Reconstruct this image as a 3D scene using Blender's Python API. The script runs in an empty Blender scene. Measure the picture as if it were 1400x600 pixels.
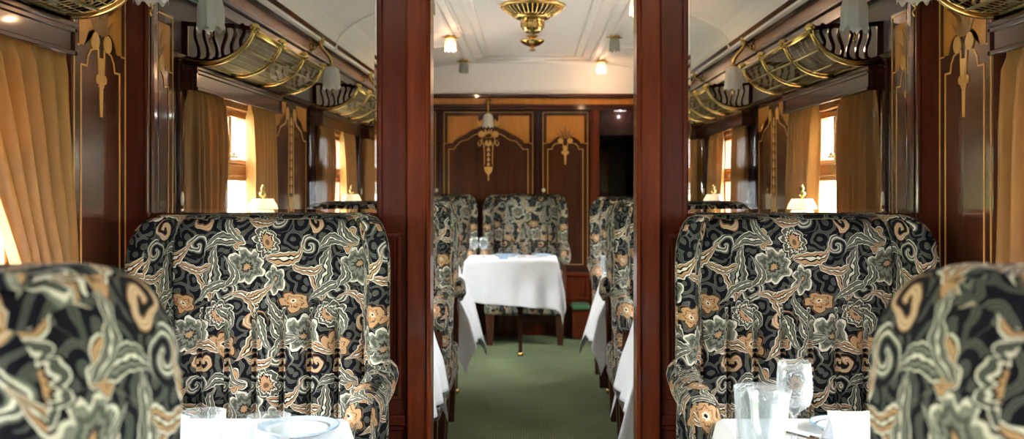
import bpy, bmesh, math, random
from mathutils import Vector, Matrix
R = math.radians
PI = math.pi
random.seed(7)
sc = bpy.context.scene
C = sc.collection

# ------------------------------------------------------------------ camera, sky, exposure
ZE = 1.28                                   # eye height
cam = bpy.data.cameras.new('camera')
camo = bpy.data.objects.new('camera', cam); C.objects.link(camo)
camo.location = (0, 0, ZE); camo.rotation_euler = (R(90), 0, 0)
cam.sensor_width = 36; cam.lens = 36
cam.shift_x = -28 / 1400; cam.shift_y = -47 / 1400
cam.clip_start = 0.05
cam.dof.use_dof = True; cam.dof.focus_distance = 2.85; cam.dof.aperture_fstop = 4.5
sc.camera = camo
sc.view_settings.view_transform = 'Standard'; sc.view_settings.look = 'None'
sc.view_settings.gamma = 1; sc.view_settings.use_curve_mapping = False
sc.view_settings.exposure = 1.55
world = bpy.data.worlds.new('sky'); sc.world = world; world.use_nodes = True
wn = world.node_tree.nodes; wb = wn['Background']
wb.inputs['Color'].default_value = (0.95, 0.98, 1.0, 1); wb.inputs['Strength'].default_value = 21.0
sun = bpy.data.lights.new('sun', 'SUN'); sun.energy = 14; sun.angle = R(20); sun.color = (1, .97, .92)
suno = bpy.data.objects.new('sun', sun); C.objects.link(suno); suno.rotation_euler = (R(-38), 0, 0)
try:
    sc.cycles.use_denoising = True
    sc.cycles.max_bounces = 10; sc.cycles.transparent_max_bounces = 24
    sc.cycles.transmission_bounces = 10; sc.cycles.glossy_bounces = 4
    sc.cycles.sample_clamp_indirect = 8
except Exception: pass

def portal(name, loc, rot, sx, sy):
    l = bpy.data.lights.new(name, 'AREA'); l.shape = 'RECTANGLE'; l.size = sx; l.size_y = sy
    o = bpy.data.objects.new(name, l); C.objects.link(o); o.location = loc; o.rotation_euler = rot
    l.cycles.is_portal = True

# layout constants (metres; camera looks along +y)
WX = 1.20                                   # wall face
YP = 2.97                                   # front face of the partition
YF = 8.75                                   # end wall
YB = -1.70                                  # wall behind the camera
WINS = [(-0.55, 0.55), (1.47, 2.45), (3.55, 4.53), (5.62, 6.58), (7.18, 8.10)]
RACKS = [(-0.55, 0.55), (1.36, 2.50), (3.49, 4.62), (5.57, 6.66), (7.22, 8.25)]
for (a, b) in WINS:
    for s in (-1, 1):
        portal('window_daylight', (s * 1.34, (a + b) / 2, 1.22), (0, R(90) * s, 0), 0.86, b - a)

# ------------------------------------------------------------------ material helpers
class NT:
    def __init__(s, name):
        s.m = bpy.data.materials.new(name); s.m.use_nodes = True
        s.t = s.m.node_tree; s.n = s.t.nodes; s.l = s.t.links
        s.b = s.n['Principled BSDF']; s.out = s.n['Material Output']
    def node(s, typ, **kw):
        n = s.n.new(typ)
        for k, v in kw.items(): setattr(n, k, v)
        return n
    def put(s, sock, v):
        if isinstance(v, bpy.types.NodeSocket): s.l.new(v, sock)
        else: sock.default_value = v
    def M(s, op, a, b=None, c=None):
        n = s.n.new('ShaderNodeMath'); n.operation = op
        for i, v in enumerate((a, b, c)):
            if v is not None: s.put(n.inputs[i], v)
        return n.outputs[0]
    def mix(s, fac, a, b, mode='MIX'):
        n = s.n.new('ShaderNodeMix'); n.data_type = 'RGBA'; n.blend_type = mode
        s.put(n.inputs[0], fac); s.put(n.inputs[6], a); s.put(n.inputs[7], b)
        return n.outputs[2]
    def ramp(s, fac, stops, interp='LINEAR'):
        n = s.n.new('ShaderNodeValToRGB'); r = n.color_ramp; r.interpolation = interp
        while len(r.elements) > 1: r.elements.remove(r.elements[-1])
        r.elements[0].position = stops[0][0]
        for p, c in stops[1:]: r.elements.new(p)
        for e, (p, c) in zip(list(r.elements), stops): e.color = c if len(c) == 4 else (*c, 1)
        s.put(n.inputs[0], fac); return n
    def coords(s, scale=(1, 1, 1), rot=(0, 0, 0), kind='Object'):
        tc = s.n.new('ShaderNodeTexCoord'); mp = s.n.new('ShaderNodeMapping')
        mp.inputs['Scale'].default_value = scale; mp.inputs['Rotation'].default_value = rot
        s.l.new(tc.outputs[kind], mp.inputs[0]); return mp.outputs[0]
    def noise(s, vec, scale, detail=3, rough=.5, dist=0):
        n = s.n.new('ShaderNodeTexNoise'); s.l.new(vec, n.inputs['Vector'])
        n.inputs['Scale'].default_value = scale; n.inputs['Detail'].default_value = detail
        n.inputs['Roughness'].default_value = rough; n.inputs['Distortion'].default_value = dist
        return n.outputs['Fac']
    def bump(s, h, strength=.3, dist=.01):
        n = s.n.new('ShaderNodeBump'); n.inputs['Strength'].default_value = strength
        n.inputs['Distance'].default_value = dist; s.l.new(h, n.inputs['Height'])
        s.l.new(n.outputs[0], s.b.inputs['Normal'])
    def set(s, **kw):
        for k, v in kw.items(): s.put(s.b.inputs[k.replace('_', ' ')], v)
        return s.m

def wood(name, dark, light, axis='z', rough=.22, coat=.6, scale=1.0, rot=0):
    t = NT(name)
    sx = {'z': (14, 14, 1.1), 'x': (1.1, 14, 14), 'y': (14, 1.1, 14)}[axis]
    v = t.coords(tuple(q * scale for q in sx), (0, rot, 0))
    n1 = t.noise(v, 3, 3, .5, .25)
    v2 = t.coords(tuple(q * scale * 6 for q in sx), (0, rot, 0))
    n2 = t.noise(v2, 4, 2, .5)
    f = t.M('ADD', t.M('MULTIPLY', n1, .75), t.M('MULTIPLY', n2, .25))
    r = t.ramp(f, [(.22, dark), (.78, light)])
    m = t.set(Base_Color=r.outputs[0], Roughness=rough, Coat_Weight=coat * .7, Coat_Roughness=.06, Specular_IOR_Level=.25)
    return m

def plain(name, col, rough=.5, metal=0, coat=0, bumpscale=0, bs=.2):
    t = NT(name)
    v = t.coords()
    n = t.noise(v, 35, 3)
    r = t.ramp(n, [(.3, tuple(c * .88 for c in col)), (.7, tuple(min(1, c * 1.08) for c in col))])
    if bumpscale: t.bump(t.noise(v, bumpscale, 3), bs, .003)
    return t.set(Base_Color=r.outputs[0], Roughness=rough, Metallic=metal, Coat_Weight=coat)

MAT = {}
MAT['mahogany'] = wood('mahogany', (.034, .005, .003), (.095, .017, .008))
MAT['mahogany_red'] = wood('red_mahogany', (.062, .009, .003), (.155, .027, .008), rough=.25, coat=.4)
MAT['mahogany_dark'] = wood('dark_mahogany', (.020, .006, .006), (.05, .014, .011))
MAT['rail_y'] = wood('dark_rail', (.022, .007, .006), (.07, .020, .014), axis='y')
MAT['rail_x'] = wood('dark_cross_rail', (.028, .008, .006), (.08, .020, .012), axis='x')
MAT['frieze'] = wood('pink_veneer', (.30, .16, .11), (.46, .28, .20), axis='y', coat=.3)
MAT['oak'] = wood('window_oak', (.20, .075, .022), (.40, .17, .05), axis='y', coat=.3)
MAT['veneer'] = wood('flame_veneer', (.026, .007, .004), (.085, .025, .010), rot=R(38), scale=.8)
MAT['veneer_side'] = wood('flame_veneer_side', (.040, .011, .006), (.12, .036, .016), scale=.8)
MAT['maple'] = wood('maple_veneer', (.38, .135, .020), (.56, .225, .042), rough=.3, coat=.3)
MAT['inlay'] = wood('boxwood_inlay', (.50, .24, .055), (.66, .36, .11), rough=.3, coat=.3)
MAT['inlay_brown'] = wood('brown_inlay', (.20, .08, .02), (.30, .13, .04), rough=.3, coat=.3)
MAT['grey_reflection'] = plain('board_grey_reflection', (.15, .125, .13), .55)  # mauve grey stands in for the ceiling reflected in varnish
MAT['white'] = plain('ivory_ceiling_paint', (.80, .79, .77), .6)
for e_ in MAT['white'].node_tree.nodes:
    if e_.type == 'VALTORGB':
        for q_ in e_.color_ramp.elements: q_.color = (.80, .79, .77, 1)
MAT['brass'] = plain('brass', (.62, .42, .14), .22, metal=1)
MAT['brass_pale'] = plain('pale_brass', (.66, .52, .28), .3, metal=1)
MAT['brass_dark'] = plain('aged_brass', (.34, .26, .12), .45, metal=1)
MAT['ivory'] = plain('ivory', (.80, .72, .50), .3)
MAT['china'] = plain('white_china', (.85, .87, .90), .15, coat=.5)
MAT['china_blue'] = plain('pale_blue_glaze', (.42, .60, .80), .15, coat=.5)
MAT['steel'] = plain('silver_plate', (.75, .73, .70), .2, metal=1)
MAT['legwood'] = wood('leg_wood', (.035, .010, .006), (.10, .030, .015))
MAT['black'] = plain('shadow_black', (.012, .008, .007), .35)  # near-black colour standing in for deep shade
MAT['earth'] = plain('ballast', (.42, .40, .36), .9)

def mat_linen():
    t = NT('white_linen'); v = t.coords()
    w = t.noise(v, 9, 4, .6)
    r = t.ramp(w, [(.2, (.80, .82, .86)), (.8, (.88, .89, .92))])
    t.bump(t.noise(v, 400, 1), .08, .001)
    return t.set(Base_Color=r.outputs[0], Roughness=.85)
MAT['linen'] = mat_linen()

def mat_curtain():
    t = NT('gold_curtain_cloth'); v = t.coords((1, 1, .25))
    r = t.ramp(t.noise(v, 14, 4, .6), [(.3, (.22, .088, .010)), (.7, (.34, .148, .022))])
    t.bump(t.noise(t.coords(), 300, 2), .1, .001)
    t.set(Base_Color=r.outputs[0], Roughness=.55, Sheen_Weight=.04)
    tr = t.node('ShaderNodeBsdfTranslucent'); tr.inputs[0].default_value = (.60, .29, .07, 1)
    mx = t.node('ShaderNodeMixShader'); mx.inputs[0].default_value = .20
    t.l.new(t.b.outputs[0], mx.inputs[1]); t.l.new(tr.outputs[0], mx.inputs[2]); t.l.new(mx.outputs[0], t.out.inputs[0])
    return t.m
MAT['curtain'] = mat_curtain()

def mat_pane(name, tint, refl=1.0):
    t = NT(name)
    tr = t.node('ShaderNodeBsdfTransparent'); tr.inputs[0].default_value = (*tint, 1)
    gl = t.node('ShaderNodeBsdfGlossy'); gl.inputs['Roughness'].default_value = .02
    lw = t.node('ShaderNodeLayerWeight'); lw.inputs[0].default_value = .5
    mx = t.node('ShaderNodeMixShader'); t.l.new(t.M('MULTIPLY', t.M('MULTIPLY_ADD', t.M('POWER', lw.outputs['Facing'], 5), .5, .04), refl), mx.inputs[0])
    t.l.new(tr.outputs[0], mx.inputs[1]); t.l.new(gl.outputs[0], mx.inputs[2]); t.l.new(mx.outputs[0], t.out.inputs[0])
    t.n.remove(t.b); return t.m
MAT['pane'] = mat_pane('window_glass', (.97, .98, .97))
MAT['screen_pane'] = mat_pane('partition_glass', (.84, .85, .84), .2)
def mat_glass(name, rough=0.0, tint=(1, 1, 1)):
    t = NT(name)
    return t.set(Base_Color=(*tint, 1), Roughness=rough, Transmission_Weight=1.0, IOR=1.45)
MAT['bevel'] = mat_glass('ground_glass_edge')
def mat_tableglass():
    t = NT('drinking_glass')
    tr = t.node('ShaderNodeBsdfTransparent'); tr.inputs[0].default_value = (.93, .95, .96, 1)
    gl = t.node('ShaderNodeBsdfGlossy'); gl.inputs['Roughness'].default_value = .06
    df = t.node('ShaderNodeBsdfDiffuse'); df.inputs[0].default_value = (.9, .93, .96, 1)
    lw = t.node('ShaderNodeLayerWeight'); lw.inputs[0].default_value = .35
    m1 = t.node('ShaderNodeMixShader'); m1.inputs[0].default_value = .45
    t.l.new(gl.outputs[0], m1.inputs[1]); t.l.new(df.outputs[0], m1.inputs[2])
    mx = t.node('ShaderNodeMixShader')
    t.l.new(t.M('ADD', t.M('MULTIPLY', lw.outputs['Facing'], .55), .10), mx.inputs[0])
    t.l.new(tr.outputs[0], mx.inputs[1]); t.l.new(m1.outputs[0], mx.inputs[2]); t.l.new(mx.outputs[0], t.out.inputs[0])
    t.n.remove(t.b); return t.m
MAT['tumbler'] = mat_tableglass()

def mat_shade(name, col, trans):
    t = NT(name)
    df = t.node('ShaderNodeBsdfDiffuse'); df.inputs[0].default_value = (*col, 1)
    tl = t.node('ShaderNodeBsdfTranslucent'); tl.inputs[0].default_value = (*col, 1)
    tr = t.node('ShaderNodeBsdfTransparent'); gl = t.node('ShaderNodeBsdfGlossy'); gl.inputs['Roughness'].default_value = .15
    a = t.node('ShaderNodeMixShader'); a.inputs[0].default_value = .5
    b = t.node('ShaderNodeMixShader'); b.inputs[0].default_value = trans
    c = t.node('ShaderNodeMixShader'); c.inputs[0].default_value = .12
    t.l.new(df.outputs[0], a.inputs[1]); t.l.new(tl.outputs[0], a.inputs[2])
    t.l.new(a.outputs[0], b.inputs[1]); t.l.new(tr.outputs[0], b.inputs[2])
    t.l.new(b.outputs[0], c.inputs[1]); t.l.new(gl.outputs[0], c.inputs[2]); t.l.new(c.outputs[0], t.out.inputs[0])
    t.n.remove(t.b); return t.m
MAT['shade'] = mat_shade('frosted_shade_glass', (.90, .90, .86), .22)
MAT['shade_grey'] = mat_shade('grey_green_shade_glass', (.42, .44, .38), .22)
MAT['shade_lit'] = mat_shade('frosted_glass_lit_glow', (.90, .66, .50), .3)  # warm glow of the lit bulb put into the glass colour
MAT['lampfabric'] = mat_shade('cream_lamp_fabric', (.85, .76, .58), .02)
def mat_emit(name, col, st):
    t = NT(name); e = t.node('ShaderNodeEmission'); e.inputs[0].default_value = (*col, 1); e.inputs[1].default_value = st
    t.l.new(e.outputs[0], t.out.inputs[0]); t.n.remove(t.b); return t.m
MAT['bulb_lit'] = mat_emit('lit_bulb', (1, .60, .32), 7)
MAT['bulb_off'] = mat_shade('unlit_bulb', (.8, .8, .78), .2)
MAT['bulb_glow'] = mat_emit('corridor_light', (1, .95, .85), .35)

def mat_carpet():
    t = NT('green_carpet'); v = t.coords()
    br = t.node('ShaderNodeTexBrick'); t.l.new(v, br.inputs['Vector'])
    br.inputs['Scale'].default_value = 1; br.inputs['Brick Width'].default_value = .026; br.inputs['Row Height'].default_value = .022
    br.inputs['Mortar Size'].default_value = .004; br.inputs['Mortar Smooth'].default_value = .5; br.inputs['Bias'].default_value = 0
    br.inputs['Color1'].default_value = (.064, .098, .038, 1); br.inputs['Color2'].default_value = (.082, .120, .050, 1)
    br.inputs['Mortar'].default_value = (.205, .245, .125, 1)
    n = t.noise(v, 260, 3)
    c = t.mix(.55, br.outputs['Color'], t.ramp(n, [(.3, (.55, .55, .55)), (.7, (1.3, 1.3, 1.3))]).outputs[0], 'MULTIPLY')
    c = t.mix(1.0, c, t.ramp(t.noise(v, 3, 3), [(.3, (.85, .85, .85)), (.7, (1.15, 1.12, 1.05))]).outputs[0], 'MULTIPLY')
    t.bump(t.M('ADD', br.outputs['Fac'], n), .5, .004)
    return t.set(Base_Color=c, Roughness=.95)
MAT['carpet'] = mat_carpet()
MAT['green_plush'] = plain('green_plush', (.06, .16, .07), .95, bumpscale=180, bs=1.0)

def mat_paisley():
    t = NT('paisley_tapestry')
    K = (.004, .004, .007); CR = (.54, .50, .41); G = (.062, .066, .054); G2 = (.155, .158, .125)
    T = (.36, .205, .100); B = (.105, .060, .030); D = (.024, .026, .024)
    uv = t.node('ShaderNodeUVMap'); uv.uv_map = 'UVMap'
    mp = t.node('ShaderNodeMapping'); mp.inputs['Scale'].default_value = (1 / .31, 1 / .31, 1); t.l.new(uv.outputs[0], mp.inputs[0])
    nz = t.node('ShaderNodeTexNoise'); nz.inputs['Scale'].default_value = 5; nz.inputs['Detail'].default_value = 2; t.l.new(mp.outputs[0], nz.inputs['Vector'])
    sub = t.node('ShaderNodeVectorMath', operation='SUBTRACT'); t.l.new(nz.outputs['Color'], sub.inputs[0]); sub.inputs[1].default_value = (.5, .5, .5)
    scl = t.node('ShaderNodeVectorMath', operation='SCALE'); t.l.new(sub.outputs[0], scl.inputs[0]); scl.inputs['Scale'].default_value = .13
    add = t.node('ShaderNodeVectorMath', operation='ADD'); t.l.new(mp.outputs[0], add.inputs[0]); t.l.new(scl.outputs[0], add.inputs[1])
    sp = t.node('ShaderNodeSeparateXYZ'); t.l.new(add.outputs[0], sp.inputs[0]); U, V = sp.outputs[0], sp.outputs[1]
    TH = 1.25
    # filler of small curled leaves on the dark ground
    vo = t.node('ShaderNodeTexVoronoi', voronoi_dimensions='2D', feature='F1'); vo.inputs['Scale'].default_value = 6.5; t.l.new(add.outputs[0], vo.inputs['Vector'])
    wv = t.M('SINE', t.M('MULTIPLY', vo.outputs['Distance'], 17))
    col = t.ramp(wv, [(0, K), (.35, K), (.36, G2), (.52, G2), (.53, G), (.74, K), (.88, G)], 'CONSTANT').outputs[0]
    def local(cx, cy, ang, r):
        x = t.M('WRAP', t.M('SUBTRACT', U, cx), .5, -.5); y = t.M('WRAP', t.M('SUBTRACT', V, cy), TH / 2, -TH / 2)
        c, s_ = math.cos(R(ang)) / r, math.sin(R(ang)) / r
        xr = t.M('MULTIPLY_ADD', x, c, t.M('MULTIPLY', y, s_)); yr = t.M('MULTIPLY_ADD', y, c, t.M('MULTIPLY', x, -s_))
        return xr, yr
    def over(base, s, stops):
        n = t.ramp(s, stops + [(.97, (0, 0, 0, 0))], 'CONSTANT')
        return t.mix(n.outputs[1], base, n.outputs[0])
    def drop(base, cx, cy, ang, r, w, bend, stops, scal=.0, nn=20):
        x, y = local(cx, cy, ang, r)
        xb = t.M('MULTIPLY_ADD', t.M('MULTIPLY', y, y), bend, x)
        xb = t.M('SUBTRACT', xb, bend * .4)
        q = t.M('MAXIMUM', t.M('SUBTRACT', 1, t.M('MULTIPLY', y, y)), .0001)
        hw = t.M('MULTIPLY', t.M('SQRT', q), t.M('MAXIMUM', t.M('MULTIPLY_ADD', y, -w * .62, w * .75), .0001))
        s = t.M('DIVIDE', t.M('ABSOLUTE', xb), hw)
        if scal: s = t.M('MULTIPLY_ADD', t.M('SINE', t.M('MULTIPLY', y, nn)), scal, s)
        return over(base, s, stops)
    def flower(base, cx, cy, ang, r, n, depth, stops, squash=1.0):
        x, y = local(cx, cy, ang, r)
        if squash != 1: x = t.M('MULTIPLY', x, squash)
        rr = t.M('SQRT', t.M('MULTIPLY_ADD', x, x, t.M('MULTIPLY', y, y)))
        th = t.M('ARCTAN2', y, x)
        lobe = t.M('ABSOLUTE', t.M('SINE', t.M('MULTIPLY', th, n / 2)))
        s = t.M('DIVIDE', rr, t.M('MULTIPLY_ADD', lobe, depth, 1 - depth))
        s = t.M('MULTIPLY_ADD', t.M('MULTIPLY', t.M('SINE', t.M('MULTIPLY_ADD', rr, 9, t.M('MULTIPLY', th, n * 2 + 1))), t.M('MULTIPLY', rr, t.M('MAXIMUM', t.M('SUBTRACT', .95, rr), 0))), .22, s)
        return over(base, s, stops)
    def swirl(base, cx, cy, ang, r, stops):
        x, y = local(cx, cy, ang, r)
        rr = t.M('SQRT', t.M('MULTIPLY_ADD', x, x, t.M('MULTIPLY', y, y)))
        th = t.M('ARCTAN2', y, x)
        w = t.M('MULTIPLY_ADD', t.M('SINE', t.M('MULTIPLY_ADD', rr, 8.0, th)), .5, .5)
        n = t.ramp(w, stops, 'CONSTANT')
        mask = t.M('LESS_THAN', t.M('MULTIPLY_ADD', w, .12, rr), 1.0)
        return t.mix(mask, base, n.outputs[0])
    leafG = [(0, T), (.16, D), (.28, G2), (.45, G), (.64, G2), (.80, CR), (.93, K)]
    leafT = [(0, B), (.15, T), (.45, B), (.52, T), (.80, K), (.85, CR), (.93, K)]
    leafT2 = [(0, K), (.10, CR), (.20, T), (.46, B), (.54, T), (.84, K), (.90, B)]
    dropC = [(0, CR), (.13, K), (.32, T), (.62, K), (.70, CR), (.90, K)]
    dropG = [(0, CR), (.12, K), (.28, G2), (.50, G), (.70, D), (.78, CR), (.92, K)]
    eye = [(0, B), (.18, T), (.42, T), (.44, K), (.54, CR), (.64, G), (.84, CR), (.90, K)]
    sw = [(0, K), (.22, G), (.48, G2), (.72, CR), (.92, G)]
    swT = [(0, K), (.25, B), (.50, T), (.82, CR), (.92, T)]
    P = [
     (swirl, .10, .10, 20, .13, sw), (swirl, .62, .70, 190, .12, sw), (swirl, .88, .42, 80, .11, swT), (swirl, .36, 1.10, 10, .11, sw), (swirl, .42, .05, 140, .09, swT),
     (flower, .30, .30, 10, .19, 7, .28, leafG), (flower, .80, .92, 40, .18, 8, .26, leafG), (flower, .05, .78, 0, .15, 6, .30, leafG, 1.3), (flower, .60, .20, 60, .16, 6, .32, leafT2, 1.2),
     (flower, .55, .48, 15, .15, 9, .22, eye), (flower, .98, 1.12, 30, .16, 9, .22, eye, 1.15), (flower, .22, .58, 80, .14, 5, .35, leafT2, 1.2), (flower, .70, 1.16, 20, .13, 5, .35, leafT, 1.2),
    ]
    for p in P: col = p[0](col, *p[1:])
    Q = [(.40, .80, 35, .20, .46, .35, dropC, .08), (.50, .93, -10, .19, .40, .0, dropG, .07), (.30, .92, 75, .17, .36, -.5, dropC, .06), (.46, .68, 120, .17, .38, .3, dropG, .06),
         (.84, .22, 150, .20, .46, -.4, dropC, .08), (.95, .30, 205, .17, .40, .2, dropG, .07), (.76, .60, 60, .17, .36, .7, dropC, .06), (.14, .33, 250, .16, .38, .5, dropG, .06),
         (.18, 1.02, 300, .19, .42, .5, dropC, .07), (.68, .02, 15, .17, .36, -.6, dropG, .06),
         (.05, .52, 30, .15, .42, -.4, dropG, .06), (.42, .17, 95, .14, .44, .5, dropC, .05), (.66, .86, 5, .14, .46, .6, dropG, .05), (.90, .06, 80, .14, .42, -.5, dropC, .05),
         (.12, .20, 140, .13, .46, .4, dropG, .05), (.62, .42, 200, .14, .46, -.5, dropG, .05), (.93, .68, 300, .15, .44, .4, dropC, .05), (.55, 1.12, 110, .15, .44, .5, dropG, .05)]
    for q in Q: col = drop(col, *q)
    fine = t.noise(mp.outputs[0], 160, 2)
    col = t.mix(.35, col, t.ramp(fine, [(.3, (.55, .55, .55)), (.7, (1.35, 1.35, 1.35))]).outputs[0], 'MULTIPLY')
    t.bump(fine, .25, .002)
    return t.set(Base_Color=col, Roughness=.95, Specular_IOR_Level=.12)
MAT['paisley'] = mat_paisley()

def mat_hedge():
    t = NT('trackside_leaves'); v = t.coords()
    r = t.ramp(t.noise(v, 6, 5, .7), [(.3, (.10, .17, .06)), (.55, (.30, .38, .16)), (.75, (.55, .55, .35))])
    return t.set(Base_Color=r.outputs[0], Roughness=.9)
MAT['hedge'] = mat_hedge()
MAT['building'] = plain('pale_station_wall', (.78, .74, .68), .8)
MAT['roofpost'] = plain('red_brown_paint', (.30, .13, .09), .6)

# ------------------------------------------------------------------ mesh helpers
def smooth(bm):
    for f in bm.faces: f.smooth = True
def obj(name, bm, m, parent=None, smoothed=False, uv=False):
    bmesh.ops.recalc_face_normals(bm, faces=bm.faces)
    if smoothed: smooth(bm)
    if uv: box_uv(bm, uv if isinstance(uv, tuple) else (0, 0))
    me = bpy.data.meshes.new(name); bm.to_mesh(me); bm.free()
    ms = m if isinstance(m, (list, tuple)) else [m]
    for q in ms: me.materials.append(MAT[q])
    o = bpy.data.objects.new(name, me); C.objects.link(o)
    if parent: o.parent = parent
    return o
def box_uv(bm, off=(0, 0)):
    l = bm.loops.layers.uv.new('UVMap')
    for f in bm.faces:
        n = f.normal; ax = max(range(3), key=lambda i: abs(n[i]) * (1.15 if i == 1 else 1))
        for lo in f.loops:
            c = lo.vert.co
            p = (c.x, c.z) if ax == 1 else ((c.y + .55, c.z) if ax == 0 else (c.x, c.y + c.z))
            lo[l].uv = (p[0] + off[0], p[1] + off[1])
def tag(o, label, cat, group=None, kind=None):
    o['label'] = label; o['category'] = cat
    if group: o['group'] = group
    if kind: o['kind'] = kind
    return o
def struct(o, label=None, cat=None):
    o['kind'] = 'structure'
    if label: o['label'] = label; o['category'] = cat
    return o
def thing(name, label, cat, loc=(0, 0, 0), rz=0, group=None):
    o = bpy.data.objects.new(name, None); C.objects.link(o); o.location = loc; o.rotation_euler = (0, 0, rz)
    return tag(o, label, cat, group)
def BM(): return bmesh.new()
def box(bm, x0, x1, y0, y1, z0, z1, bev=0, seg=1, mi=0):
    if x0 > x1: x0, x1 = x1, x0
    if y0 > y1: y0, y1 = y1, y0
    vs = [bm.verts.new((x, y, z)) for x in (x0, x1) for y in (y0, y1) for z in (z0, z1)]
    F = [(0, 1, 3, 2), (4, 6, 7, 5), (0, 4, 5, 1), (2, 3, 7, 6), (0, 2, 6, 4), (1, 5, 7, 3)]
    fs = [bm.faces.new([vs[i] for i in f]) for f in F]
    for f in fs: f.material_index = mi
    if bev:
        es = list({e for f in fs for e in f.edges})
        bmesh.ops.bevel(bm, geom=es, offset=bev, segments=seg, profile=.5, affect='EDGES')
    return bm
def tube(bm, pts, r, seg=10, cap=True, mi=0):
    pts = [Vector(p) for p in pts]; rs = r if isinstance(r, (list, tuple)) else [r] * len(pts)
    rings = []; prev = None
    for i, p in enumerate(pts):
        d = (pts[min(i + 1, len(pts) - 1)] - pts[max(i - 1, 0)])
        d = d.normalized() if d.length > 1e-9 else Vector((0, 0, 1))
        if prev is None:
            up = Vector((0, 0, 1)) if abs(d.z) < .9 else Vector((1, 0, 0)); a = d.cross(up).normalized()
        else:
            a = (prev - d * prev.dot(d)); a = a.normalized() if a.length > 1e-6 else d.orthogonal().normalized()
        prev = a; b = d.cross(a)
        rings.append([bm.verts.new(p + (a * math.cos(2 * PI * k / seg) + b * math.sin(2 * PI * k / seg)) * rs[i]) for k in range(seg)])
    for i in range(len(rings) - 1):
        for k in range(seg):
            f = bm.faces.new((rings[i][k], rings[i][(k + 1) % seg], rings[i + 1][(k + 1) % seg], rings[i + 1][k])); f.material_index = mi
    if cap:
        for rg in (rings[0], rings[-1]):
            f = bm.faces.new(rg); f.material_index = mi
    return bm
def lathe(bm, prof, c=(0, 0, 0), seg=28, scal=0, nsc=8, mi=0):
    """profile of (r, z); scal ripples the radius"""
    rings = []
    for (r, z) in prof:
        if r < 1e-5: rings.append([bm.verts.new((c[0], c[1], c[2] + z))]); continue
        rg = []
        for k in range(seg):
            a = 2 * PI * k / seg; q = r * (1 + scal * math.cos(nsc * a))
            rg.append(bm.verts.new((c[0] + q * math.cos(a), c[1] + q * math.sin(a), c[2] + z)))
        rings.append(rg)
    for A, B_ in zip(rings, rings[1:]):
        if len(A) == 1 and len(B_) == 1: continue
        for k in range(seg):
            j = (k + 1) % seg
            if len(A) == 1: vs = (A[0], B_[k], B_[j])
            elif len(B_) == 1: vs = (A[k], A[j], B_[0])
            else: vs = (A[k], A[j], B_[j], B_[k])
            f = bm.faces.new(vs); f.material_index = mi
    return bm
def sphere(bm, c, r, mi=0, seg=14, sz=1.0):
    prof = [(r * math.sin(PI * i / 8), -r * sz * math.cos(PI * i / 8)) for i in range(9)]
    prof[0] = (0, -r * sz); prof[-1] = (0, r * sz)
    return lathe(bm, prof, c, seg, mi=mi)
def prism(bm, pts, mapf, d0, d1, mi=0):
    """2D polygon pts -> solid between depths d0 and d1, mapf(a, b, d) -> xyz"""
    A = [bm.verts.new(mapf(a, b, d0)) for a, b in pts]; B_ = [bm.verts.new(mapf(a, b, d1)) for a, b in pts]
    fs = [bm.faces.new(A), bm.faces.new(B_)]
    n = len(pts)
    for i in range(n):
        f = bm.faces.new((A[i], A[(i + 1) % n], B_[(i + 1) % n], B_[i])); f.material_index = mi
    for f in fs: f.material_index = mi
    bmesh.ops.triangulate(bm, faces=fs)
    return bm
def ribbon(bm, pts, w, mapf, d0, d1):
    P = [Vector(p) for p in pts]; L = []; Rr = []
    for i, p in enumerate(P):
        d1_ = (P[min(i + 1, len(P) - 1)] - p); d0_ = (p - P[max(i - 1, 0)])
        if d1_.length < 1e-9: d1_ = d0_
        if d0_.length < 1e-9: d0_ = d1_
        n0 = Vector((-d0_.y, d0_.x)).normalized(); n1 = Vector((-d1_.y, d1_.x)).normalized()
        n = (n0 + n1); n = n.normalized() if n.length > 1e-6 else n0
        k = 1 / max(.45, n.dot(n0))
        L.append(p + n * w / 2 * k); Rr.append(p - n * w / 2 * k)
    for i in range(len(P) - 1):
        q = [L[i], L[i + 1], Rr[i + 1], Rr[i]]
        prism4(bm, q, mapf, d0, d1)
def prism4(bm, q, mapf, d0, d1):
    A = [bm.verts.new(mapf(p[0], p[1], d0)) for p in q]; B_ = [bm.verts.new(mapf(p[0], p[1], d1)) for p in q]
    bm.faces.new(A); bm.faces.new(B_)
    for i in range(4): bm.faces.new((A[i], A[(i + 1) % 4], B_[(i + 1) % 4], B_[i]))
def disc2(r, cx, cy, n=16, sx=1): return [(cx + r * sx * math.cos(2 * PI * k / n), cy + r * math.sin(2 * PI * k / n)) for k in range(n)]
def spline(ctrl, n=8):
    out = []
    P = [Vector(p) for p in ctrl]; P = [P[0] * 2 - P[1]] + P + [P[-1] * 2 - P[-2]]
    for i in range(1, len(P) - 2):
        for k in range(n):
            t = k / n
            out.append(.5 * ((2 * P[i]) + (P[i + 1] - P[i - 1]) * t + (2 * P[i - 1] - 5 * P[i] + 4 * P[i + 1] - P[i + 2]) * t * t + (3 * P[i] - P[i - 1] - 3 * P[i + 1] + P[i + 2]) * t ** 3))
    out.append(P[-2]); return out
def wallmap(s):                                   # a runs along +y, d is the height off the wall face
    return lambda a, b, d: (s * (WX - d), a, b)

# ------------------------------------------------------------------ room shell
b = BM(); box(b, -1.32, 1.32, YB - .1, YF + 2.2, -.06, 0); f_ = obj('floor', b, 'carpet'); struct(f_, 'green woven carpet running down the aisle under tables and chairs', 'carpet')
b = BM(); box(b, -60, 60, -60, 80, -1.2, -1.1); g_ = obj('ground', b, 'earth'); struct(g_)

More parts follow.
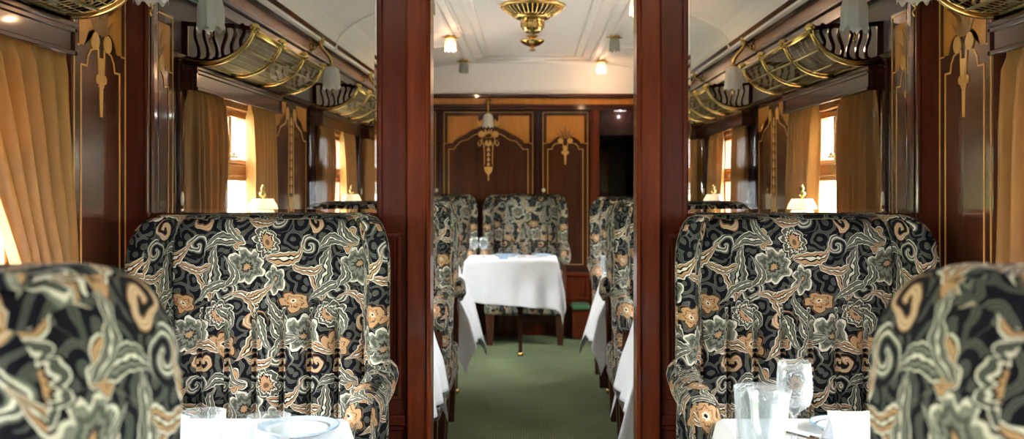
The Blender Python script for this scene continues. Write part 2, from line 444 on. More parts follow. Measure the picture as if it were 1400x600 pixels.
ZC = ZE + .775                                    # cornice height
def ceil_profile(n=10):
    pts = [(-1.30, ZC)]
    for i in range(n + 1):                        # cove from the cornice up to the flat tray
        a = PI / 2 * i / n
        pts.append((-(1.13 - .55 * (1 - math.cos(a))), ZC + .255 * math.sin(a)))
    pts += [(-.55, ZC + .255), (-.545, ZC + .27), (-.50, ZC + .27), (-.495, ZC + .29), (-.42, ZC + .30), (-.41, ZC + .315)]
    return pts + [(-x, z) for x, z in reversed(pts)]
prof = ceil_profile()
b = BM()
rows = [[b.verts.new((x, y, z)) for x, z in prof] for y in (YB, YF - .02)]
top = [[b.verts.new((x * 1.0, y, ZC + .42)) for x in (-1.30, 1.30)] for y in (YB, YF - .02)]
for i in range(len(prof) - 1): b.faces.new((rows[0][i], rows[0][i + 1], rows[1][i + 1], rows[1][i]))
b.faces.new((rows[0][0], rows[1][0], top[1][0], top[0][0])); b.faces.new((rows[0][-1], top[0][1], top[1][1], rows[1][-1]))
b.faces.new((top[0][0], top[1][0], top[1][1], top[0][1]))
b.faces.new(rows[0] + [top[0][1], top[0][0]]); b.faces.new(rows[1] + [top[1][1], top[1][0]])
cl_ = obj('ceiling', b, 'white'); struct(cl_)
# raised ribs across the cove and tray mouldings
b = BM()
for y in (-.4, 1.2, 4.1, 5.85, 7.55):
    for s in (-1, 1):
        pts = [(s * (1.13 - .55 * (1 - math.cos(PI / 2 * i / 10)) - .003), y, ZC + .255 * math.sin(PI / 2 * i / 10) - .003) for i in range(11)]
        tube(b, pts, .009, 6)
obj('ceiling_rib', b, 'white', cl_, True)
for s in (-1, 1):
    b = BM()
    for (x, z, r) in ((.555, ZC + .262, .014), (.49, ZC + .285, .011), (.36, ZC + .314, .008)):
        tube(b, [(s * x, YB + .02, z), (s * x, YF - .04, z)], r, 8)
    obj('tray_moulding', b, 'white', cl_, True)
b = BM()
tube(b, [(-.54, YF - .05, ZC + .275), (.54, YF - .05, ZC + .275)], .016, 8); tube(b, [(-.5, YF - .10, ZC + .297), (.5, YF - .10, ZC + .297)], .010, 8)
tube(b, [(-.36, YF - .22, ZC + .314), (.36, YF - .22, ZC + .314)], .008, 8)
obj('end_moulding', b, 'white', cl_, True)

# side walls: piers and boards around the windows
def side_wall(s, nm):
    b = BM(); x0, x1 = s * WX, s * 1.31
    zs, zt = .80, 1.64
    box(b, x0, x1, YB, YF, 0, zs); box(b, x0, x1, YB, YF, zt, 1.73)
    y = YB
    for (a, c) in WINS:
        box(b, x0, x1, y, a, zs, zt); y = c
    box(b, x0, x1, y, YF, zs, zt)
    box(b, x0, x1, YB, YF, 1.93, ZC + .02)
    w = obj(nm, b, 'mahogany_dark'); struct(w)
    # rack board painted the grey its varnish reflects, pink frieze, mouldings and cornice
    b = BM(); box(b, s * (WX + .002), x1, YB, YF, 1.73, 1.93); obj('rack_board', b, 'grey_reflection', w)
    b = BM(); box(b, s * (WX - .012), s * WX, YB, YF, 1.99, 2.052); obj('frieze', b, 'frieze', w)
    b = BM()
    box(b, s * (WX - .030), s * WX, YB, YF, 1.915, 1.990, .006); box(b, s * (WX - .042), s * WX, YB, YF, 1.965, 1.985, .005)
    box(b, s * (WX - .02), s * WX, YB, YF, 1.70, 1.725, .004)
    obj('frieze_rail', b, 'rail_y', w)
    b = BM()
    prism(b, [(0, 2.045), (-.03, 2.045), (-.05, 2.06), (-.075, 2.066), (-.085, 2.085), (0, 2.085)], lambda a, z, d: (s * (WX + a), d, z), YB, YP + .005)
    prism(b, [(0, 2.045), (-.03, 2.045), (-.05, 2.06), (-.075, 2.066), (-.085, 2.085), (0, 2.085)], lambda a, z, d: (s * (WX + a), d, z), YP + .055, YF - .02)
    obj('cornice', b, 'rail_y', w)
    b = BM()
    for y0_, y1_ in ((YB, YP), (YP + .06, YF - .02)):
        box(b, s * (WX - .025), s * WX, y0_, y1_, .0, .12, .004); box(b, s * (WX - .03), s * WX, y0_, y1_, .76, .80, .006)
    obj('dado_rail', b, 'rail_y', w)
    return w
WL = side_wall(-1, 'wall_left'); WR = side_wall(1, 'wall_right')
# pilasters with an ivory button
for s, w in ((-1, WL), (1, WR)):
    for yc in (0.80, 2.58, 3.41, 5.56, 6.98):
        b = BM(); box(b, s * (WX - .022), s * WX, yc - .045, yc + .045, .80, 1.70, .004); box(b, s * (WX - .03), s * WX, yc - .018, yc + .018, .80, 1.70, .006)
        if yc != 2.58: p = obj('pilaster', b, 'mahogany_dark', w)
        else: b.free(); continue
        b = BM(); bb = BM(); sphere(bb, (0, 0, 0), .012)
        for v in bb.verts: v.co = Vector((s * (WX - .034) + v.co.x * .5, yc + v.co.y, 1.235 + v.co.z * 2.0))
        obj('button', bb, 'ivory', p, True); b.free()

# marquetry --------------------------------------------------------
U_ = 1 / 457.0
def marquetry(parent, mapf, cx, z0, kind, zbot, half=None, d=.004, field_top=.285):
    """panel of dark veneer with maple field, stringing and a carved-looking ornament; z0 is the step line"""
    h = half or (.16 if kind == 'small' else .348)
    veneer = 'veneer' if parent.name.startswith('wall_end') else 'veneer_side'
    mp = lambda a, b_, q: mapf(cx + a, z0 + b_, q)
    b = BM(); ext = h + .012
    prism(b, [(-ext - .03, zbot - z0), (ext + .03, zbot - z0), (ext + .03, field_top + .04), (-ext - .03, field_top + .04)], mp, 0, d)
    pan = obj('marquetry_panel', b, veneer, parent)
    if kind == 'small': edge = [(h, .052), (h - .03, .052), (h - .04, .075), (h - .06, .093), (h - .09, .105), (.05, .105), (.03, .125), (0, .13)]
    else: edge = [(h, .052), (h - .045, .052), (h - .06, .075), (h - .10, .115), (h - .15, .125), (h - .18, .15), (h - .22, .172), (.10, .178), (.085, .19), (.105, .215), (.105, .25), (.085, .275)]
    def sym(pl): return pl + [(-a, b_) for a, b_ in reversed(pl)]
    b = BM()
    if kind == 'small': prism(b, [(h, field_top)] + edge + [(-a, q) for a, q in reversed(edge[:-1])] + [(-h, field_top)], mp, d, d + .0015)
    else:
        for sg in (1, -1): prism(b, [(sg * h, field_top)] + [(sg * a, q) for a, q in edge] + [(sg * .085, field_top)], mp, d, d + .0015)
    obj('maple_field', b, 'maple', pan)
    b = BM(); e0, e1 = d, d + .002; lw = .0052
    o = .058
    if kind == 'small': line = [(h - .01, zbot - z0 + .03), (h - .01, 0), (h - .045, 0), (h - .052, .025), (h - .07, .045), (h - .10, .052), (.05, .055), (.035, .07)]
    else: line = [(h - .01, zbot - z0 + .03), (h - .01, 0), (h - .055, 0), (h - .075, .03), (h - .115, .068), (h - .165, .078), (h - .195, .10), (h - .235, .125), (.095, .132), (.07, .12)]
    for sg in (1, -1):
        ribbon(b, [(sg * a, q) for a, q in line], lw, mp, e0, e1)
        ribbon(b, [(sg * (h + .03), zbot - z0 + .01), (sg * (h + .03), field_top + .03)], lw * .8, mp, e0, e1)
        ribbon(b, [(sg * (h + .03), .05), (sg * h, .05)], lw * .8, mp, e0, e1)
    ribbon(b, [(-h - .03, field_top + .03), (h + .03, field_top + .03)], lw * .8, mp, e0, e1)
    ribbon(b, [(-h + .01, zbot - z0 + .03), (h - .01, zbot - z0 + .03)], lw, mp, e0, e1)
    obj('stringing', b, 'inlay', pan)
    # ornament
    b = BM(); o0, o1 = d, d + .003
    def leaf(a0, b0, ang, L, w, bow=0):
        pts = []
        for i in range(9):
            t = i / 8; ww = w * math.sin(PI * min(1, t * 1.05) ** .8) if i < 8 else 0
            pts.append((t * L, ww, bow * t * t))
        ca, sa = math.cos(R(ang)), math.sin(R(ang))
        up = [(a0 + (x * ca - (q + w_) * sa), b0 + (x * sa + (q + w_) * ca)) for x, w_, q in pts]
        dn = [(a0 + (x * ca - (q - w_) * sa), b0 + (x * sa + (q - w_) * ca)) for x, w_, q in pts[1:-1]]
        prism(b, up + dn[::-1], mp, o0, o1)
    if kind == 'small':
        for sg in (1, -1):
            prism(b, disc2(.024, sg * .040, .072), mp, o0, o1 + .001)
            ribbon(b, spline([(sg * .02, .055), (sg * .016, 0), (sg * .012, -.05)], 4), .006, mp, o0, o1)
            prism(b, disc2(.013, sg * .020, -.028), mp, o0, o1)
        prism(b, [(-.010, -.03), (.010, -.03), (.005, -.13), (-.005, -.13)], mp, o0, o1)
        prism(b, [(-.014, .03), (.014, .03), (.008, -.03), (-.008, -.03)], mp, o0, o1)
        obj('ornament', b, 'inlay', pan); b = BM()
        leaf(0, .085, 90, .125, .013); leaf(.004, .09, 58, .10, .012, .01); leaf(-.004, .09, 122, .10, .012, -.01)
        leaf(.006, .092, 22, .085, .010, .018); leaf(-.006, .092, 158, .085, .010, -.018)
        obj('palmette', b, 'inlay_brown', pan)
    else:
        for a_ in (20, 42, 64, 90, 116, 138, 160): leaf(0, .10, a_, .085 if a_ != 90 else .075, .011, .006 * (1 if a_ < 90 else -1))
        for sg in (1, -1):
            prism(b, disc2(.026, sg * .062, .128), mp, o0, o1 + .001)
            ribbon(b, spline([(sg * .05, .11), (sg * .058, .06), (sg * .072, .03), (sg * .088, .045), (sg * .082, .065)], 5), .007, mp, o0, o1)
            ribbon(b, spline([(sg * .075, .08), (sg * .045, .05), (sg * .036, 0), (sg * .034, -.13)], 5), .006, mp, o0, o1)
            prism(b, [(sg * .045 + a, .20 + q) for a, q in ((0, 0), (sg * .035, -.01), (sg * .055, .02), (sg * .05, .06), (sg * .03, .035), (sg * .01, .06), (0, .03))], mp, o0, o1)
            leaf(sg * .01, .08, -70 if sg > 0 else -110, .06, .009)
            prism(b, [(sg * .0, -.15), (sg * .035, -.15), (sg * .042, -.12), (sg * .03, -.19), (sg * .0, -.225)], mp, o0, o1)
        for k in range(5):
            q = .05 - k * .042; w_ = .017 - k * .0012
            prism(b, [(0, q + .014), (w_ * .6, q - .002), (w_, q - .02), (0, q - .026), (-w_, q - .02), (-w_ * .6, q - .002)], mp, o0, o1)
        prism(b, [(-.005, -.22), (.005, -.22), (.003, -.27), (-.003, -.27)], mp, o0, o1)
        obj('ornament', b, 'inlay', pan)
    return pan
ZS = 1.595
for s, w in ((-1, WL), (1, WR)):
    marquetry(w, wallmap(s), 2.79, ZS, 'small', .86, half=.135, d=.024, field_top=.20)
    marquetry(w, wallmap(s), 3.20, ZS, 'small', .86, half=.115, d=.024, field_top=.20)
def side_large(w, s):
    """tall pier panel between two windows"""
    mp = lambda a, b_, q: wallmap(s)(5.07 + a, b_, q)
    b = BM(); prism(b, [(-.36, .86), (.36, .86), (.36, 1.69), (-.36, 1.69)], mp, 0, .004); pan = obj('marquetry_panel', b, 'veneer_side', w)
    b = BM()
    for sg in (1, -1): prism(b, [(sg * .34, 1.68), (sg * .34, 1.56), (sg * .26, 1.56), (sg * .22, 1.60), (sg * .13, 1.625), (sg * .11, 1.65), (sg * .11, 1.68)], mp, .004, .0055)
    obj('maple_field', b, 'maple', pan)
    b = BM()
    for sg in (1, -1):
        ribbon(b, [(sg * .33, .89), (sg * .33, 1.51), (sg * .27, 1.51), (sg * .22, 1.555), (sg * .12, 1.58), (sg * .09, 1.60)], .006, mp, .004, .0065)
        ribbon(b, spline([(sg * .10, 1.60), (sg * .06, 1.64), (sg * .045, 1.55), (sg * .05, 1.35), (sg * .05, 1.22)], 5), .007, mp, .004, .0065)
        prism(b, [(sg * .0, 1.22), (sg * .05, 1.22), (sg * .06, 1.26), (sg * .04, 1.16), (0, 1.10)], mp, .004, .007)
        prism(b, disc2(.03, sg * .075, 1.63), mp, .004, .0075)
    for k in range(9):
        q = 1.60 - k * .042
        prism(b, [(0, q + .016), (.014, q - .002), (.02, q - .02), (0, q - .026), (-.02, q - .02), (-.014, q - .002)], mp, .004, .007)
    ribbon(b, [(-.33, .89), (.33, .89)], .006, mp, .004, .0065)
    obj('stringing', b, 'inlay', pan)
side_large(WL, -1); side_large(WR, 1)

# end wall --------------------------------------------------------------
def ex(px): return (px - 728) / 160.0
def ez(py): return ZE + (253 - py) / 160.0
DX0, DX1 = ex(819), ex(884)                        # doorway at the right end
b = BM()
box(b, -1.31, DX0, YF, YF + .06, 0, ez(129)); box(b, DX1, 1.31, YF, YF + .06, 0, ez(129)); box(b, DX0, DX1, YF, YF + .06, ez(150), ez(129))
WE = obj('wall_end', b, 'mahogany_dark'); struct(WE)
b = BM(); box(b, -1.31, 1.31, YF - .012, YF + .06, ez(129), ZC + .42); struct(obj('wall_lunette', b, 'white'))
b = BM()
box(b, -1.2, 1.2, YF - .045, YF, ez(134.5), ez(128.5), .008); box(b, -1.2, 1.2, YF - .035, YF, ez(147), ez(143), .006); box(b, -1.2, 1.2, YF - .05, YF, ez(151), ez(147), .006)
obj('cross_rail', b, 'rail_x', WE)
b = BM(); box(b, -1.2, 1.2, YF - .015, YF, ez(143), ez(134.5)); obj('maple_frieze', b, 'maple', WE)
emap = lambda a, z, d: (a, YF - d, z)
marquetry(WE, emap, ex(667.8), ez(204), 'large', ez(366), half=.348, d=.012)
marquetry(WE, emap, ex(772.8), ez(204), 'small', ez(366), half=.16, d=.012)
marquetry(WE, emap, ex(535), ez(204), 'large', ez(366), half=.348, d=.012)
b = BM()
for px in (735, 602): box(b, ex(px - 2.6), ex(px + 2.6), YF - .02, YF, ez(366), ez(151), .003)
obj('stile', b, 'mahogany_dark', WE)
b = BM(); box(b, ex(806.5), ex(819), YF - .04, YF + .06, 0, ez(150), .006); box(b, ex(809), ex(816), YF - .052, YF - .03, 0, ez(150), .006)
obj('door_casing', b, 'mahogany_red', WE)
b = BM()
box(b, -1.2, ex(806), YF - .05, YF, ez(377), ez(371.5), .006); box(b, -1.2, ex(806), YF - .03, YF, ez(411), ez(406), .005)
box(b, ex(742), ex(748), YF - .03, YF, ez(406), ez(377), .004); box(b, ex(800), ex(806), YF - .03, YF, ez(406), ez(377), .004)
box(b, -1.2, ex(806), YF - .018, YF, 0, ez(377))
obj('dado', b, 'mahogany_red', WE)
for px in (597, 743):
    b = BM(); bb = sphere(b, (ex(px), YF - .034, ez(260)), .016); b_ = obj('door_button', b, 'ivory', WE, True)
# corridor beyond the doorway
b = BM()
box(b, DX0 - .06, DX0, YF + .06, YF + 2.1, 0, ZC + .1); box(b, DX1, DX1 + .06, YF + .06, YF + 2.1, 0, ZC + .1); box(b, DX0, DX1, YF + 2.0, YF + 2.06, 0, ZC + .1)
cw = obj('wall_corridor', b, 'black'); struct(cw)  # walls coloured black to paint the corridor's darkness
b = BM(); box(b, DX0 - .06, DX1 + .06, YF + .06, YF + 2.1, ez(150) + .02, ez(150) + .06); struct(obj('ceiling_corridor', b, 'white'))
b = BM(); box(b, ex(826), ex(860), YF + 1.96, YF + 2.0, .05, 1.70, .006)
for (z0, z1) in ((.2, .75), (.85, 1.55)): box(b, ex(830), ex(856), YF + 1.945, YF + 1.96, z0, z1, .008)
bb = BM(); box(bb, DX0, DX1, YF + .22, YF + .29, 1.72, ez(150) + .03); obj('door_head', bb, 'mahogany_dark', cw)
l = bpy.data.lights.new('corridor_lamp', 'POINT'); l.energy = .25; l.shadow_soft_size = 0; l.specular_factor = 0
lo = bpy.data.objects.new('corridor_lamp', l); C.objects.link(lo); lo.location = (ex(850), YF + .14, ez(150) - .04)
dd = obj('door_1', b, 'mahogany_dark'); struct(dd)
b = BM(); tube(b, [(ex(828.5), YF + 1.93, 1.0), (ex(828.5), YF + 1.93, 1.14)], .010, 8); tube(b, [(ex(828.5), YF + 1.96, 1.12), (ex(828.5), YF + 1.92, 1.12)], .008, 8)
obj('door_handle', b, 'brass', dd, True)
b = BM(); lathe(b, [(0, 0), (.05, .0), (.06, .015), (.06, .02), (0, .02)], (ex(850), YF + .16, ez(150)), 20)
tag(obj('corridor_light', b, 'bulb_glow'), 'small round ceiling light in the dark corridor past the end doorway', 'ceiling light')

# partition across the car ------------------------------------------------
YQ = YP + .06
def px3(px, y=YP): return (px - 728) / 1400 * y
DL, DR = px3(587.5), px3(871.5)
b = BM()
GB = ZE - .083; GT = 2.02
wmap = lambda a, z, d: (a, YP + d, z)
for s in (-1, 1):
    e = DL if s < 0 else DR
    gi = s * .452; go = s * 1.107
    box(b, e + s * .0, s * .452, YP + .012, YQ - .012, 0, GT)          # inner stile core
    box(b, go, s * 1.20, YP + .004, YQ - .004, 0, GT)                  # stile by the wall
    box(b, s * .452, go, YP + .012, YQ - .012, 0, GB)                  # lower board
box(b, -1.20, 1.20, YP + .004, YQ - .004, GT, ZC + .02)
PT = obj('wall_partition', b, 'mahogany'); struct(PT, 'mahogany partition with glazed sides and an open middle doorway', 'partition')
b = BM()
pts = [(-1.125, ZC + .015)] + [(-(1.125 - .55 * (1 - math.cos(PI / 2 * i / 10))), ZC + .25 * math.sin(PI / 2 * i / 10)) for i in range(11)] + [(-.49, ZC + .28), (-.41, ZC + .30)]
prism(b, pts + [(-x, z) for x, z in reversed(pts)], wmap, .008, .052); obj('lunette', b, 'white', PT)
for s in (-1, 1):
    e = DL if s < 0 else DR
    # jamb casing: red post towards the doorway
    b = BM(); box(b, e - s * .004, e + s * .066, YP - .022, YQ + .022, 0, GT, .005); box(b, e - s * .001, e + s * .010, YP - .028, YQ + .028, 0, GT, .004)
    obj('jamb', b, 'mahogany_red', PT)
    b = BM(); box(b, e + s * .066, s * .447, YP - .008, YP + .012, 0, GT, .003); box(b, s * .432, s * .450, YP - .015, YP + .012, GB - .02, GT, .005)
    obj('stile', b, 'mahogany', PT)
    b = BM()                                                              # raised moulding of the lower panel
    zz0, zz1 = .66, 1.14; a0, a1 = e + s * .082, s * .95
    for k, w_ in enumerate((.012, .007)):
        o_ = k * .016
        box(b, a0 + s * o_, a0 + s * (o_ + w_), YP - .016 + k * .004, YP + .012, zz0 + o_, zz1 - o_, .003)
        box(b, a0 + s * o_, a1 - s * o_, YP - .0165 + k * .004, YP + .012, zz0 + o_, zz0 + o_ + w_, .003)
        box(b, a0 + s * o_, a1 - s * o_, YP - .0165 + k * .004, YP + .012, zz1 - o_ - w_, zz1 - o_, .003)
    box(b, e + s * .068, s * 1.1, YP - .020, YP + .012, .585, .615, .004); box(b, e + s * .068, s * 1.1, YP - .014, YP + .012, .57, .585, .003)
    obj('panel_moulding', b, 'mahogany', PT)
    b = BM(); box(b, s * 1.107, s * 1.199, YP - .012, YP + .004, 0, GT, .004); box(b, s * 1.107, s * 1.122, YP - .020, YP + .004, GB, GT, .004); box(b, s * 1.182, s * 1.199, YP - .02, YP + .004, 0, GT, .004)
    obj('stile', b, 'mahogany', PT)
    b = BM(); box(b, s * .450, s * 1.107, YP - .010, YQ + .004, GB - .012, GB + .002, .003); obj('sill_bead', b, 'mahogany', PT)
    # glazing: flat pane with ground-down edge strips
    x0, x1 = sorted((s * .450, s * 1.109)); bw = .013; zc0, zc1 = GB, GT
    yA, yB = YP + .026, YP + .032
    b = BM()
    vs = [b.verts.new(q) for q in ((x0 + bw, yA, zc0 + bw), (x1 - bw, yA, zc0 + bw), (x1 - bw, yA, zc1 - bw), (x0 + bw, yA, zc1 - bw))]
    b.faces.new(vs)
    pn = obj('glass_pane', b, 'screen_pane', PT)
    b = BM()
    # wedge strips, thick side inwards
    inn = [(x0 + bw, zc0 + bw), (x1 - bw, zc0 + bw), (x1 - bw, zc1 - bw), (x0 + bw, zc1 - bw)]
    out = [(x0, zc0), (x1, zc0), (x1, zc1), (x0, zc1)]
    I0 = [b.verts.new((x, yA, z)) for x, z in inn]; I1 = [b.verts.new((x, yB, z)) for x, z in inn]
    O0 = [b.verts.new((x, yA + .0012, z)) for x, z in out]; O1 = [b.verts.new((x, yB, z)) for x, z in out]
    for i in range(4):
        j = (i + 1) % 4
        b.faces.new((I0[i], I0[j], O0[j], O0[i])); b.faces.new((I1[i], O1[i], O1[j], I1[j])); b.faces.new((O0[i], O0[j], O1[j], O1[i])); b.faces.new((I0[i], I1[i], I1[j], I0[j]))
    obj('glass_edge', b, 'bevel', pn)

# wall behind the camera
b = BM(); box(b, -1.31, 1.31, YB - .06, YB, 0, ZC + .42); struct(obj('wall_back', b, 'mahogany'))

# ------------------------------------------------------------------ windows
side_word = {-1: 'left', 1: 'right'}
wn_ = 0
for i, (a, c) in enumerate(WINS):
    for s in (-1, 1):
        wn_ += 1
        b = BM(); xi, xo = s * (WX - .008), s * 1.30
        xm0, xm1 = s * 1.225, s * 1.265
        # liner
        box(b, xi, xo, a - .0, a + .03, .80, 1.64, .003); box(b, xi, xo, c - .03, c, .80, 1.64, .003)
        box(b, xi, xo, a + .03, c - .03, .78, .815, .003); box(b, xi, xo, a + .03, c - .03, 1.585, 1.64, .003)
        # sash
        box(b, xm0, xm1, a + .03, a + .07, .815, 1.585, .003); box(b, xm0, xm1, c - .07, c - .03, .815, 1.585, .003)
        box(b, xm0 - s * .012, xm1, a + .03, c - .03, 1.298, 1.385, .004)
        box(b, xm0 - s * .02, xm0, a + .10, c - .10, 1.315, 1.368, .006)
        box(b, xm0, xm1, a + .07, c - .07, .815, .85, .003); box(b, xm0, xm1, a + .07, c - .07, 1.56, 1.585, .003)
        m_ = (a + c) / 2
        box(b, xm0, xm1, m_ + .10, m_ + .135, 1.385, 1.56, .003)
        w = obj('window_%d' % wn_, b, 'oak'); struct(w)
        b = BM(); box(b, s * 1.243, s * 1.247, a + .07, c - .07, .85, 1.30); box(b, s * 1.243, s * 1.247, a + .07, c - .07, 1.385, 1.56)
        obj('pane', b, 'pane', w)
        b = BM(); tube(b, [(xm0 - s * .01, m_ + .06, 1.395), (xm0 - s * .01, m_ + .16, 1.395)], .006, 8); sphere(b, (xm0 - s * .012, m_ + .11, 1.405), .012)
        obj('window_catch', b, 'brass', w, True)

# outside: hedge, platform building and posts beside the train
for s in (-1, 1):
    b = BM(); random.seed(11 + s)
    for k in range(260):
        y = random.uniform(-6, 22); z = random.uniform(-1.1, 1.35) ; x = s * (6.2 + random.uniform(-.7, .9) + max(0, z) * .4)
        bmesh.ops.create_icosphere(b, subdivisions=1, radius=random.uniform(.35, .7), matrix=Matrix.Translation((x, y, z)))
    for v in b.verts: v.co += Vector((random.uniform(-.12, .12), random.uniform(-.12, .12), random.uniform(-.12, .12)))
    tag(obj('hedge', b, 'hedge'), 'blurred green trackside hedge outside the %s windows' % side_word[s], 'hedge', kind='stuff')
b = BM(); box(b, -9.6, -9.2, -4, 30, -1.1, 3.6)
for k in range(10):
    y = -3 + k * 3.2
    box(b, -9.2, -9.12, y, y + .25, -1.1, 3.6); box(b, -9.2, -9.14, y + 1.0, y + 2.2, 1.2, 2.8)
tag(obj('station_building', b, 'building'), 'pale building beyond the hedge outside the left windows', 'building')
for s, ys in ((-1, (9.3, 14.2)), (1, (8.3, 8.9, 13.5))):
    for y in ys:
        b = BM(); box(b, s * 3.0, s * 3.14, y, y + .16, -1.1, 4.2, .01); box(b, s * 2.96, s * 3.18, y - .04, y + .2, -1.1, -.7, .01); box(b, s * 2.97, s * 3.17, y - .03, y + .19, 3.9, 4.2, .01)
        tag(obj('platform_post', b, 'roofpost'), 'red-brown canopy post standing outside the %s windows' % side_word[s], 'post', 'canopy posts outside the %s windows' % side_word[s])

# ------------------------------------------------------------------ pelmets and curtains
bayname = {0: 'beside the camera', 1: 'in front of the partition', 2: 'in the first bay behind the partition', 3: 'in the second bay behind the partition', 4: 'in the last bay by the end wall'}
def pelmet(s, i, a, c):
    b = BM(); a -= .11; c += .09
    z0, z1 = 1.60, 1.672; xf = s * (WX - .066)
    box(b, xf, xf + s * .014, a, c, z0, z1, .002)
    box(b, s * (WX - .052), s * WX, a, a + .014, z0, z1, .002); box(b, s * (WX - .052), s * WX, c - .014, c, z0, z1, .002)
    box(b, s * (WX - .074), s * (WX - .001), a - .004, c + .004, z1 - .004, z1 + .010, .003)
    fr = xf - s * .006
    box(b, fr, xf + s * .002, a, c, z0, z0 + .012, .002); box(b, fr, xf + s * .002, a, c, z1 - .016, z1 - .004, .002)
    box(b, fr, xf + s * .002, a, a + .016, z0, z1, .002); box(b, fr, xf + s * .002, c - .016, c, z0, z1, .002)
    o = obj('pelmet', b, 'rail_y')
    tag(o, 'dark wooden pelmet over the %s window %s' % (side_word[s], bayname[i]), 'pelmet', 'pelmets over the windows')
def curtain(s, i, which, top, bot, z0=.84, z1=1.62, folds=6, xoff=.045, seed=0, mid=None):
    """cloth between top=(y0,y1) and bottom=(y0,y1)"""
    rnd = random.Random(seed); nu, nv = 90, 26
    ph = [rnd.uniform(0, 6.28) for _ in range(4)]
    b = BM(); g = []
    for j in range(nv + 1):
        v = j / nv; e = v ** 1.25
        y0 = top[0] + (bot[0] - top[0]) * e; y1 = top[1] + (bot[1] - top[1]) * e; row = []
        for k in range(nu + 1):
            u = k / nu; uu = u + .018 * math.sin(u * 9 + ph[0] + v * 1.6)
            amp = .031 * (.65 + .35 * min(1, v * 4)) * (1 - .2 * v) * (0.75 + .25 * math.sin(u * 5 + ph[3])); a_ = 2 * PI * folds * uu + ph[1]
            d = amp * math.sin(a_) + .006 * math.sin(a_ * 2 + ph[2] + v * 2) + .010 * math.sin(v * 5 + u * 6 + ph[3])*v
            row.append(b.verts.new((s * (WX - xoff - d * (1 if v > .04 else .6) + .0), y0 + (y1 - y0) * u + .006 * math.cos(a_), z1 + (z0 - z1) * v)))
        g.append(row)
    for j in range(nv):
        for k in range(nu): b.faces.new((g[j][k], g[j][k + 1], g[j + 1][k + 1], g[j + 1][k]))
    o = obj('curtain', b, 'curtain', None, True)
    m = o.modifiers.new('cloth', 'SOLIDIFY'); m.thickness = .002
    tag(o, 'gold curtain, %s edge, %s window %s' % (which, side_word[s], bayname[i]), 'curtain', 'gold curtains at the windows')
    return o
for i, (a, c) in enumerate(WINS):
    for s in (-1, 1):
        if i == 0: continue
        pelmet(s, i, a, c)
        k = i * 10 + s
        if i == 1:
            curtain(s, i, 'far', (2.02, 2.53) if s < 0 else (2.02, 2.48), (2.49, 2.60) if s < 0 else (2.20, 2.57), seed=k, folds=6, z0=.80)
            curtain(s, i, 'near', (1.38, 1.70), (1.38, 1.62), seed=k + 3, folds=5, z0=.80)
        else:
            curtain(s, i, 'near', (a - .09, a + .26), (a - .09, a + .29), seed=k, folds=6)
            curtain(s, i, 'far', (c - .36, c + .07), (c - .27, c + .09), seed=k + 3, folds=6.5)

# ------------------------------------------------------------------ luggage racks
RP = spline([(0, .43), (.05, .416), (.11, .414), (.17, .432), (.215, .465), (.24, .50), (.25, .525)], 5)
def rack(s, i, y0, y1):
    t = thing('luggage_rack', 'brass netted luggage rack above the %s window %s' % (side_word[s], bayname[i]), 'luggage rack', (s * WX, y0, ZE + .43), 0, 'brass luggage racks')
    L = y1 - y0
    P = lambda q, y, lift=0: (-s * q.x, y, q.y - .43 + lift)
    n = 4
    for k in range(n):
        y = L * k / (n - 1)
        b = BM(); tube(b, [P(q, y) for q in RP], .0085, 10); tube(b, [P(q, y - .012, .006) for q in RP], .004, 6); tube(b, [P(q, y + .012, .006) for q in RP], .004, 6)
        sphere(b, (-s * .253, y, .105), .019, sz=.9)
        obj('bracket', b, 'brass', t, True)
    b = BM(); tube(b, [(-s * .25, -.01, .095), (-s * .25, L + .01, .095)], .0095, 10); obj('front_rail', b, 'brass', t, True)
    b = BM(); 
    for q in (RP[6], RP[13], RP[20]): tube(b, [P(q, 0, .002), P(q, L, .002)], .0035, 6)
    obj('slat_rail', b, 'brass_dark', t, True)
    b = BM()
    m = 46
    Q = [RP[j] for j in range(0, len(RP), 3)]
    for k in range(1, m): tube(b, [P(q, L * k / m, .004) for q in Q], .0013, 3, False)
    for j in range(15):
        q = RP[int(j / 14 * (len(RP) - 1))]
        tube(b, [P(q, 0, .005), P(q, L, .005)], .0014, 3, False)
    obj('netting', b, 'brass_dark', t)
    for y in (0.014, L - .014):
        b = BM(); mp = lambda a, z, d: (-s * a, y + d, z)
        topz = .118
        def base(a):
            for q0, q1 in zip(RP, RP[1:]):
                if q0.x <= a <= q1.x: return q0.y - .43 + (q1.y - q0.y) * (a - q0.x) / max(1e-6, q1.x - q0.x)
            return RP[-1].y - .43
        # bottom rail following the curve, top rail, wavy bars
        xs = [.0 + .24 * j / 14 for j in range(15)]
        ribbon(b, [(x, base(x) + .012) for x in xs], .012, mp, -.006, .006)
        ribbon(b, [(0, topz + .006), (.02, topz + .004), (.10, topz - .004), (.17, topz - .002), (.235, topz - .012)], .015, mp, -.006, .006)
        box(b, -s * .0, -s * .022, y - .006, y + .006, .0, topz + .012)
        for j in range(1, 7):
            x = .022 + j * .031; zb = base(min(.235, x)) + .01; h = topz - zb
            if h < .02: continue
            pts = [(x + .007 * math.sin(PI * 2 * v / 8) * (1 if j < 4 else -1), zb + h * v / 8) for v in range(9)]
            ribbon(b, pts, .010, mp, -.006, .006)
            for (zz, ) in ((topz - .004,), (zb + .004,)): prism(b, disc2(.010, x, zz, 10), mp, -.006, .006)
        obj('pierced_end', b, 'mahogany_dark', t)
    return t
for i, (a, c) in enumerate(RACKS):
    for s in (-1, 1):
        if i: rack(s, i, a, c)

